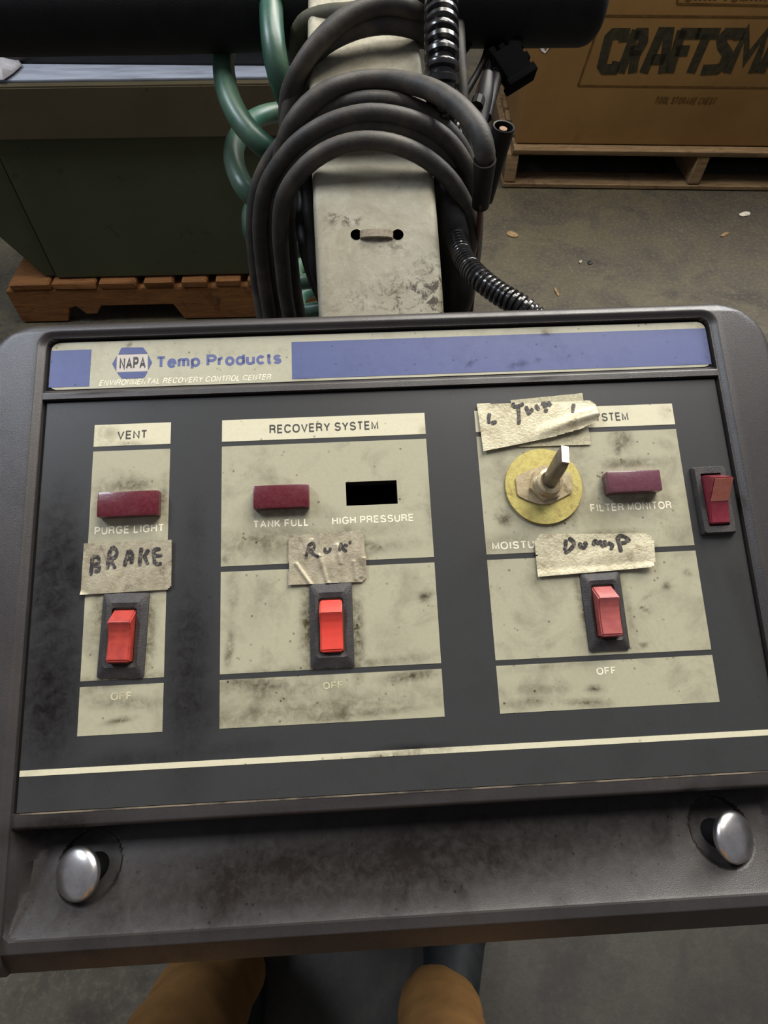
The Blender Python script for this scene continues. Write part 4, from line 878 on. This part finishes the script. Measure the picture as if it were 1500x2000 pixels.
for (x0, x1, y0, y1) in ((0, BW, -.002, BD / 2 - .003), (0, BW, BD / 2 + .003, BD + .002)): panel_sheet('top_flap', x0, x1, y0, y1, BH, BH + .006)
# print on the front: local frame with x along the carton, y up, z out
CF = Frame(b0 + np.array([0, 0, PH + .001 - b0[2]]), bx, [0, 0, 1])
fr = Matrix(((1, 0, 0, 0), (0, 0, -1, 0), (0, 1, 0, 0), (0, 0, 0, 1)))     # front-plane (x,y,z)->(x,-z,y)
def c3p(u, v): return (900 + u / 2.5, v / 2.5)
def ctext(body, a, b, capc, mat, **k):
    pa = CF.px(*c3p(*a)); pb = CF.px(*c3p(*b)); pm = CF.px(*c3p((a[0] + b[0]) / 2, a[1])); pt = CF.px(*c3p((a[0] + b[0]) / 2, a[1] - capc))
    o = lettering('printed_lettering', body, pa, pb, np.linalg.norm(pt - pm), .0, mat, body_, thick=.0012, **k); o.matrix_local = fr; return o
body_ = body
BLOCK = [[(792, 205), (800, 165), (742, 165), (722, 185), (688, 318), (700, 338), (748, 338), (762, 300)],
 [(858, 146), (778, 356)], [(850, 164), (892, 164), (890, 205), (868, 244), (826, 250)], [(862, 244), (846, 300), (838, 356)],
 [(892, 356), (978, 160), (1016, 160), (986, 356)], [(930, 290), (996, 290)],
 [(1080, 146), (1018, 356)], [(1068, 164), (1168, 164)], [(1050, 248), (1112, 248)],
 [(1150, 164), (1262, 164)], [(1206, 164), (1122, 356)],
 [(1352, 196), (1362, 164), (1296, 164), (1272, 190), (1276, 222), (1302, 262), (1280, 318), (1254, 338), (1176, 342)],
 [(1298, 356), (1396, 158), (1392, 290), (1492, 158), (1424, 356)],
 [(1462, 356), (1556, 160), (1594, 160), (1564, 356)], [(1502, 290), (1572, 290)],
 [(1622, 356), (1690, 158), (1706, 340), (1778, 158)]]
V = []; Fc = []
for k in BLOCK:
    v, f = ribbon([CF.px(*c3p(*q))[:2] for q in k], .0142); o = len(V); V += [(q[0], q[1], 0.0012) for q in v]; Fc += [tuple(o + i_ for i_ in q) for q in f]
n_ = len(V); ed_ = {}
V += [(q[0], q[1], 0.0) for q in V[:n_]]
lt = mesh('printed_lettering', V, Fc + [tuple(n_ + i_ for i_ in q) for q in Fc], M['card_ink'], body, fr, None)
ctext('TOOL STORAGE CHEST', (948, 505), (1238, 510), 34, M['card_ink2'], shear=.2, sw=.22, xs=.6, gap=.14)
ctext('CRAFTSMAN', (1090, 6), (1500, 8), 60, M['card_ink2'], shear=.2, sw=.22, xs=.6, gap=.14)
def cline(pts, wpx=7):
    for a, b in zip(pts[:-1], pts[1:]):
        pa, pb = CF.px(*c3p(*a)), CF.px(*c3p(*b)); d = (pb - pa)[:2]; d /= np.linalg.norm(d); n = np.array([-d[1], d[0]]) * .0028
        o = bmobj('printed_line', prism([pa[:2] - n, pb[:2] - n, pb[:2] + n, pa[:2] + n], 0, .0012), M['card_ink2'], body, fr, None)
cline([(1700, 84), (690, 76), (572, 418), (1700, 430)]); cline([(1060, -30), (1056, 18), (1600, 28)])
# pallet: three stringers run away from us, boards across
pr_ = empty('wooden_pallet', 'pale worn wooden pallet under the big carton', 'pallet', BF, None)
rr_ = np.random.RandomState(3)
def board(parent, x0, x1, y0, y1, z0, z1, mat, name='board', jag=.004):
    b = boxbm(x0, x1, y0, y1, z0, z1, .003, 1)
    for v_ in b.verts: v_.co.x += rr_.uniform(-jag, jag); v_.co.y += rr_.uniform(-jag, jag) * .5; v_.co.z += rr_.uniform(-.001, .001)
    return bmobj(name, b, mat, parent)
for k in range(6): board(pr_, -.012, 1.36, -.035 + k * .118, -.035 + k * .118 + .092, PH - .021, PH - .002, M['wood_r'])
for k in range(3): board(pr_, -.03, 1.36, -.035 + k * .29, -.035 + k * .29 + .092, .002, .018, M['wood_r'])
for x in (-.028, .63, 1.30): board(pr_, x, x + .042, -.03, .64, .019, PH - .022, M['wood_r'], 'stringer', .002)
# plastic wrap scrap at the carton corner
M['plastic'] = simple('plastic_wrap', (200, 196, 198), (170, 166, 170), 30, .25, spec=.7)
def rag(name, label, cat, pts, mat, thick=.002, seed=0, amp=.01, parent=None, group=None):
    """crumpled sheet: outline fan with a raised, uneven middle, in world coordinates"""
    r_ = np.random.RandomState(seed); pts = np.array(pts, float); c = pts.mean(0); rings = [pts, c + (pts - c) * .66, c + (pts - c) * .33]
    nrm_ = np.cross(pts[1] - pts[0], pts[2] - pts[0]); nrm_ /= np.linalg.norm(nrm_); nrm_ = nrm_ if nrm_[2] > 0 else -nrm_
    V = []; n = len(pts)
    for k, rg in enumerate(rings):
        for p in rg: V.append(p + nrm_ * (abs(r_.randn()) * amp * (.15 if k == 0 else .8) + thick))
    V.append(c + nrm_ * (amp + thick)); Fc = []
    for k in range(2):
        for i in range(n): Fc.append((k * n + i, k * n + (i + 1) % n, (k + 1) * n + (i + 1) % n, (k + 1) * n + i))
    for i in range(n): Fc.append((2 * n + i, 2 * n + (i + 1) % n, 3 * n))
    m0 = len(V); V2 = [v_ - nrm_ * thick for v_ in V]; Fc += [tuple(m0 + i for i in f[::-1]) for f in Fc] + [(i, (i + 1) % n, m0 + (i + 1) % n, m0 + i) for i in range(n)]
    o = mesh(name, V + V2, Fc, mat, None, None, 60, center=True); tag(o, label, cat, group); return o
wp = [CF.px(*c3p(u, v), .004) for u, v in ((362, 190), (395, 250), (412, 262), (440, 225), (475, 190), (450, 120), (400, 110))]
rag('plastic_wrap', 'scrap of whitish plastic wrap on the left top corner of the carton front', 'wrap', [CF.o + CF.x * p[0] + CF.y * p[1] + CF.n * .003 for p in wp], M['plastic'], .0015, 4, .008)

# ------------------------------------------------------------------ green parts washer on pallet, left
TH = .125
a0 = onz(112, 546, TH); a1 = onz(500, 538, TH); tx = a1 - a0; tx[2] = 0; tx /= np.linalg.norm(tx); ty = np.array([-tx[1], tx[0], 0])
TF = Matrix([[tx[0], ty[0], 0, a0[0]], [tx[1], ty[1], 0, a0[1]], [0, 0, 1, 0], [0, 0, 0, 1]])
FF = Frame([a0[0], a0[1], 0], tx, [0, 0, 1])
def fpx(u, v): return FF.px(u, v)[:2]
ttop = fpx(200, 163)[1]; tseam = fpx(200, 268)[1]; tl = fpx(0, 310); tend = .70
def tank_mat(name, c1, c2):
    t = NT(name); a = t.noise(3, 8, .65, .5); b = t.noise(22, 10, .7, .7)
    col = t.mix(t.ramp(a, [(.35, 0.), (.7, 1.)]), lin(c1), lin(c2)); col = t.mix(t.ramp(b, [(.60, 0.), (.74, .8)]), col, lin((30, 26, 20)))
    col = t.mix(t.ramp(t.noise(60, 6, .7, 1.0, (1, 1, .15)), [(.66, 0.), (.76, .5)]), col, lin((86, 84, 66)))
    t.base(col); t.set(rough=.5, spec=.4); t.bump(b, .15, .002); return t.m
M['tank'] = tank_mat('tank_green', (66, 70, 48), (54, 58, 38)); M['tank_rim'] = tank_mat('tank_rim_brown', (78, 70, 50), (64, 57, 40))
M['deck'] = simple('sheet_metal_pale', (176, 182, 196), (138, 142, 154), 9, .4, metal=.2, stretch=(1, 6, 1))
M['lid'] = simple('lid_black', (14, 15, 14), (26, 27, 24), 30, .35)
tk = empty('parts_washer', 'dark olive green steel parts washer with black raised lid, on a pallet', 'tank', TF)
TD = .42
def slab(name, pts, y0, y1, mat, bev=.003):   # outline in (x, z) extruded along y
    b = prism(pts, -y1, -y0, bev); b.transform(Matrix(((1, 0, 0, 0), (0, 0, -1, 0), (0, 1, 0, 0), (0, 0, 0, 1)))); return bmobj(name, b, mat, tk)
slab('tank_front', [(0, TH + .004), (tend, TH + .004), (tend, tseam), (0, tseam)], 0, .012, M['tank'])
slab('tank_rim', [(-.012, tseam + .001), (tend, tseam + .001), (tend, ttop), (-.012, ttop)], -.014, .012, M['tank_rim'])
fl_b = fpx(84, 541); fl_t = fpx(-90, 345)
slab('side_flange', [(-.003, TH + .004), (-.003, ttop - .002), (-.30, ttop - .002), (fl_b[0], TH + .004)], .010, .020, M['tank'])
slab('tank_body', [(.0, TH + .004), (tend, TH + .004), (tend, ttop - .004), (.0, ttop - .004)], .013, TD, M['tank'])
dk = bmobj('work_deck', boxbm(-.35, tend, .02, TD + .02, ttop - .004, ttop + .002, .002), M['deck'], tk)
lidx0 = -.40
def tpy(u, v):      # lid bottom edge lies on the deck: find its y in the tank frame
    p = onz(u, v, ttop + .002); q = np.linalg.inv(np.array(TF)) @ np.r_[p, 1]; return q[:2]
la, lb_ = tpy(40, 119), tpy(500, 134)
lid = prism([(la[0] - .35, la[1] - (la[0] - lb_[0]) * 0 ), (lb_[0] + .28, lb_[1]), (lb_[0] + .28, lb_[1] + .05), (la[0] - .35, la[1] + .05)], ttop + .003, ttop + .55, .004)
bmobj('lid', lid, M['lid'], tk); 
for x in (.02, .32): bmobj('hinge', boxbm(la[0] + x, la[0] + x + .03, min(la[1], lb_[1]) + .045, min(la[1], lb_[1]) + .10, ttop + .003, ttop + .03, .003), M['lid'], tk)
ww = [onz(u, v, ttop + .004) for u, v in ((-25, 158), (0, 124), (38, 122), (44, 130), (28, 146), (8, 160))]
rag('paper_towel', 'crumpled pale rag on the left corner of the washer deck', 'rag', ww, M['plastic'], .002, 8, .01)
ww = [onz(u, v, ttop + .004) for u, v in ((20, 160), (36, 138), (50, 160))]
# pallet, seen from its stringer side
plf = empty('wooden_pallet', 'dark brown notched wooden pallet under the green washer', 'pallet', TF)
def ppx(u, v, h): p = onz(u, v, h); q = np.linalg.inv(np.array(TF)) @ np.r_[p, 1]; return q[:2]
pfy = ppx(100, 548, TH)[1] - .0; pf = min(-.02, ppx(187, 549, TH)[1]); pxl = ppx(10, 543, TH)[0]
ends = [(18, 95), (100, 185), (192, 262), (278, 335), (351, 402), (418, 467), (483, 540), (556, 610)]
for u0, u1 in ends:
    x0 = ppx(u0, 552, TH)[0]; x1 = ppx(u1, 552, TH)[0]; board(plf, x0, x1, pf, pf + 1.0, TH - .020, TH, M['wood_l'], 'board', .002)
for k in range(3): board(plf, pxl + .02 + k * .50, pxl + .11 + k * .50, pf + .05, pf + .98, .0, .004 + .0, M['wood_l'], 'board', .002)
z1_, z0_ = TH - .021, .004
L_ = 1.16; nz = z0_ + .042
for y in (pf + .002, pf + .48, pf + .95):
    x0 = pxl
    pts = [(x0, z0_), (x0 + .13, z0_), (x0 + .15, nz), (x0 + .17, nz + .006), (x0 + .19, nz - .02), (x0 + .22, nz - .02), (x0 + .24, nz + .006), (x0 + .44, nz + .006), (x0 + .46, z0_), (x0 + .72, z0_), (x0 + .75, nz), (x0 + .99, nz), (x0 + 1.02, z0_), (x0 + L_, z0_), (x0 + L_, z1_), (x0, z1_)]
    b = prism(pts, -(y + .04), -y, .002); b.transform(Matrix(((1, 0, 0, 0), (0, 0, -1, 0), (0, 1, 0, 0), (0, 0, 0, 1)))); bmobj('stringer', b, M['wood_l'], plf)

# ------------------------------------------------------------------ scraps on the floor
M['leaf'] = simple('dry_leaf', (150, 122, 84), (110, 88, 56), 80, .8); M['paper'] = simple('paper_scrap', (196, 188, 172), (150, 142, 126), 60, .8)
def scrap(name, label, cat, u, v, w_, h_, seed, mat, ang=0):
    r_ = np.random.RandomState(seed); pts = []
    for k in range(9):
        a = 2 * math.pi * k / 9; x = math.cos(a) * w_ * (.7 + .4 * r_.rand()); y = math.sin(a) * h_ * (.7 + .4 * r_.rand()); c, s = math.cos(ang), math.sin(ang)
        pts.append(onz(u + x * c - y * s, v + x * s + y * c, 0.001))
    rag(name, label, cat, pts, mat, .0012, seed, .004)
scrap('dry_leaf', 'curled tan leaf on the floor left, beside the cable coil', 'leaf', 1001, 459, 14, 6, 1, M['leaf'], .25)
scrap('paper_scrap', 'shiny pale scrap on the floor near the right edge', 'scrap', 1454, 419, 13, 5, 2, M['paper'], -.1)
scrap('paper_scrap', 'tiny white crumb on the floor below the carton middle', 'scrap', 1133, 512, 4, 3, 3, M['paper'])
scrap('pebble', 'small dark pebble right of the tiny white crumb', 'pebble', 1152, 514, 5, 4, 4, M['black'])
scrap('dry_leaf', 'thin tan sliver on the floor just above the console', 'leaf', 1087, 570, 12, 3, 5, M['leaf'], 1.1)
scrap('paper_scrap', 'faint grey flake on the floor below the shiny scrap', 'scrap', 1415, 459, 10, 3, 6, M['leaf'], -.4)
scrap('paper_scrap', 'white paper bit lying under the carton pallet between stringers', 'scrap', 1325, 321, 7, 6, 7, M['paper'], .7)
scrap('paper_scrap', 'small white bit on the floor right of the pallet opening', 'scrap', 1494, 350, 6, 4, 9, M['paper'], -.4)

# ------------------------------------------------------------------ person's legs
def person():
    pe = empty('person', 'person in brown work trousers and dark shoes standing at the console', 'person', loc=(0, -.22, 0))
    o0 = np.array([0, -.22, 0])
    J = {'pelvis': (.00, -.42, .90, .135, .125), 'waist': (.0, -.42, 1.0, .15, .12)}
    rk_ = onz(872, 1945, .10); lk = at(395, 1935, .78)
    ra = np.array([.120, .035, .10]); la_ = np.array([-.30, .055, .12])
    chain = {
      'pelvis': ((0, -.46, .88), (.150, .115)), 'waist': ((0, -.47, .98), (.155, .115)),
      'rhip': ((.10, -.44, .82), (.098, .098)), 'rthigh': ((.105, -.38, .66), (.088, .088)), 'rknee': ((.085, -.24, .47), (.064, .066)), 'rshin': ((.070, -.14, .30), (.058, .060)), 'rank': ((.068, -.05, .12), (.055, .058)), 'rcuff': ((.070, -.035, .075), (.057, .060)),
      'lhip': ((-.11, -.44, .82), (.098, .098)), 'lthigh': ((-.15, -.34, .66), (.084, .086)), 'lknee': ((-.19, -.16, .49), (.066, .068)), 'lshin': ((-.205, -.08, .31), (.062, .064)), 'lank': ((-.210, -.01, .13), (.060, .060)), 'lcuff': ((-.210, .0, .075), (.060, .062))}
    ed = [('pelvis', 'waist'), ('pelvis', 'rhip'), ('rhip', 'rthigh'), ('rthigh', 'rknee'), ('rknee', 'rshin'), ('rshin', 'rank'), ('rank', 'rcuff'), ('pelvis', 'lhip'), ('lhip', 'lthigh'), ('lthigh', 'lknee'), ('lknee', 'lshin'), ('lshin', 'lank'), ('lank', 'lcuff')]
    ks = list(chain); me = bpy.data.meshes.new('trousers'); me.from_pydata([(np.array(chain[k][0]) - o0).tolist() for k in ks], [(ks.index(a), ks.index(b)) for a, b in ed], [])
    o = bpy.data.objects.new('trousers', me); COL.objects.link(o); o.parent = pe
    md = o.modifiers.new('s', 'SKIN'); sv = me.skin_vertices[0].data
    for i, k in enumerate(ks): sv[i].radius = chain[k][1]; sv[i].use_root = (k == 'pelvis')
    s2_ = o.modifiers.new('u', 'SUBSURF'); s2_.levels = 3; s2_.render_levels = 3
    tx_ = bpy.data.textures.new('folds', 'CLOUDS'); tx_.noise_scale = .09
    dm = o.modifiers.new('d', 'DISPLACE'); dm.texture = tx_; dm.strength = .022; dm.mid_level = .5
    bpy.context.view_layer.update(); dg = bpy.context.evaluated_depsgraph_get(); nm = bpy.data.meshes.new_from_object(o.evaluated_get(dg)); o.modifiers.clear(); o.data = nm
    nm.materials.clear(); nm.materials.append(simple('trouser_brown', (134, 98, 56), (108, 78, 44), 20, .85, bump=.4, bscale=900, spec=.15))
    for p in nm.polygons: p.use_smooth = True
    M['shoe'] = simple('shoe_leather', (24, 27, 28), (36, 39, 40), 60, .65, spec=.3); M['sole'] = simple('shoe_sole', (22, 20, 20), None, 60, .8)
    for sx, y0, yaw in ((.088, -.045, -10), (-.205, .0, 8)):
        V = []; Fc = []; ns = 20; secs = [(-.085, .024, .050, .0), (-.075, .034, .085, 0), (-.03, .038, .105, 0), (.02, .037, .095, 0), (.07, .042, .068, 0), (.12, .048, .056, .004), (.155, .044, .048, .004), (.178, .030, .036, .002), (.186, .012, .020, 0)]
        for y, w__, h__, dx in secs:
            for k in range(ns):
                a = 2 * math.pi * k / ns; V.append((dx + w__ * math.cos(a), y, .014 + max(0, h__ * (.5 + .5 * math.sin(a))) ))
        for i in range(len(secs) - 1):
            for k in range(ns): a = i * ns + k; b = i * ns + (k + 1) % ns; Fc.append((a, b, b + ns, a + ns))
        Fc += [tuple(range(ns)), tuple((len(secs) - 1) * ns + k for k in range(ns))]
        T = Matrix.Translation((sx, y0 + .22, 0)) @ Matrix.Rotation(math.radians(yaw), 4, 'Z')
        sh = mesh('shoe', V, Fc, M['shoe'], pe, T, 50)
        so = [(x * 1.04, y) for x, y in [(-.028, -.085), (-.036, -.04), (-.036, .04), (-.048, .11), (-.042, .16), (-.02, .19), (.02, .19), (.046, .16), (.050, .11), (.036, .04), (.036, -.04), (.028, -.085)]]
        bmobj('sole', prism(so, 0.0, .018, .002), M['sole'], sh)
person()

for o in bpy.data.objects:      # repeats carry a common group
    if o.parent is None and 'label' in o:
        for k, g in (('rubber_cable', 'rubber cables hung around the steel arm'), ('tape_label', 'hand-lettered tape labels on the console'), ('corrugated_conduit', 'black corrugated conduits beside the arm'),
                     ('wire', 'wires bundled under the handle grip'), ('paper_scrap', 'scraps on the concrete floor'), ('dry_leaf', 'dry leaf bits on the concrete floor'), ('wooden_pallet', 'wooden pallets on the floor')):
            if o.name.split('.')[0] == k: o['group'] = g
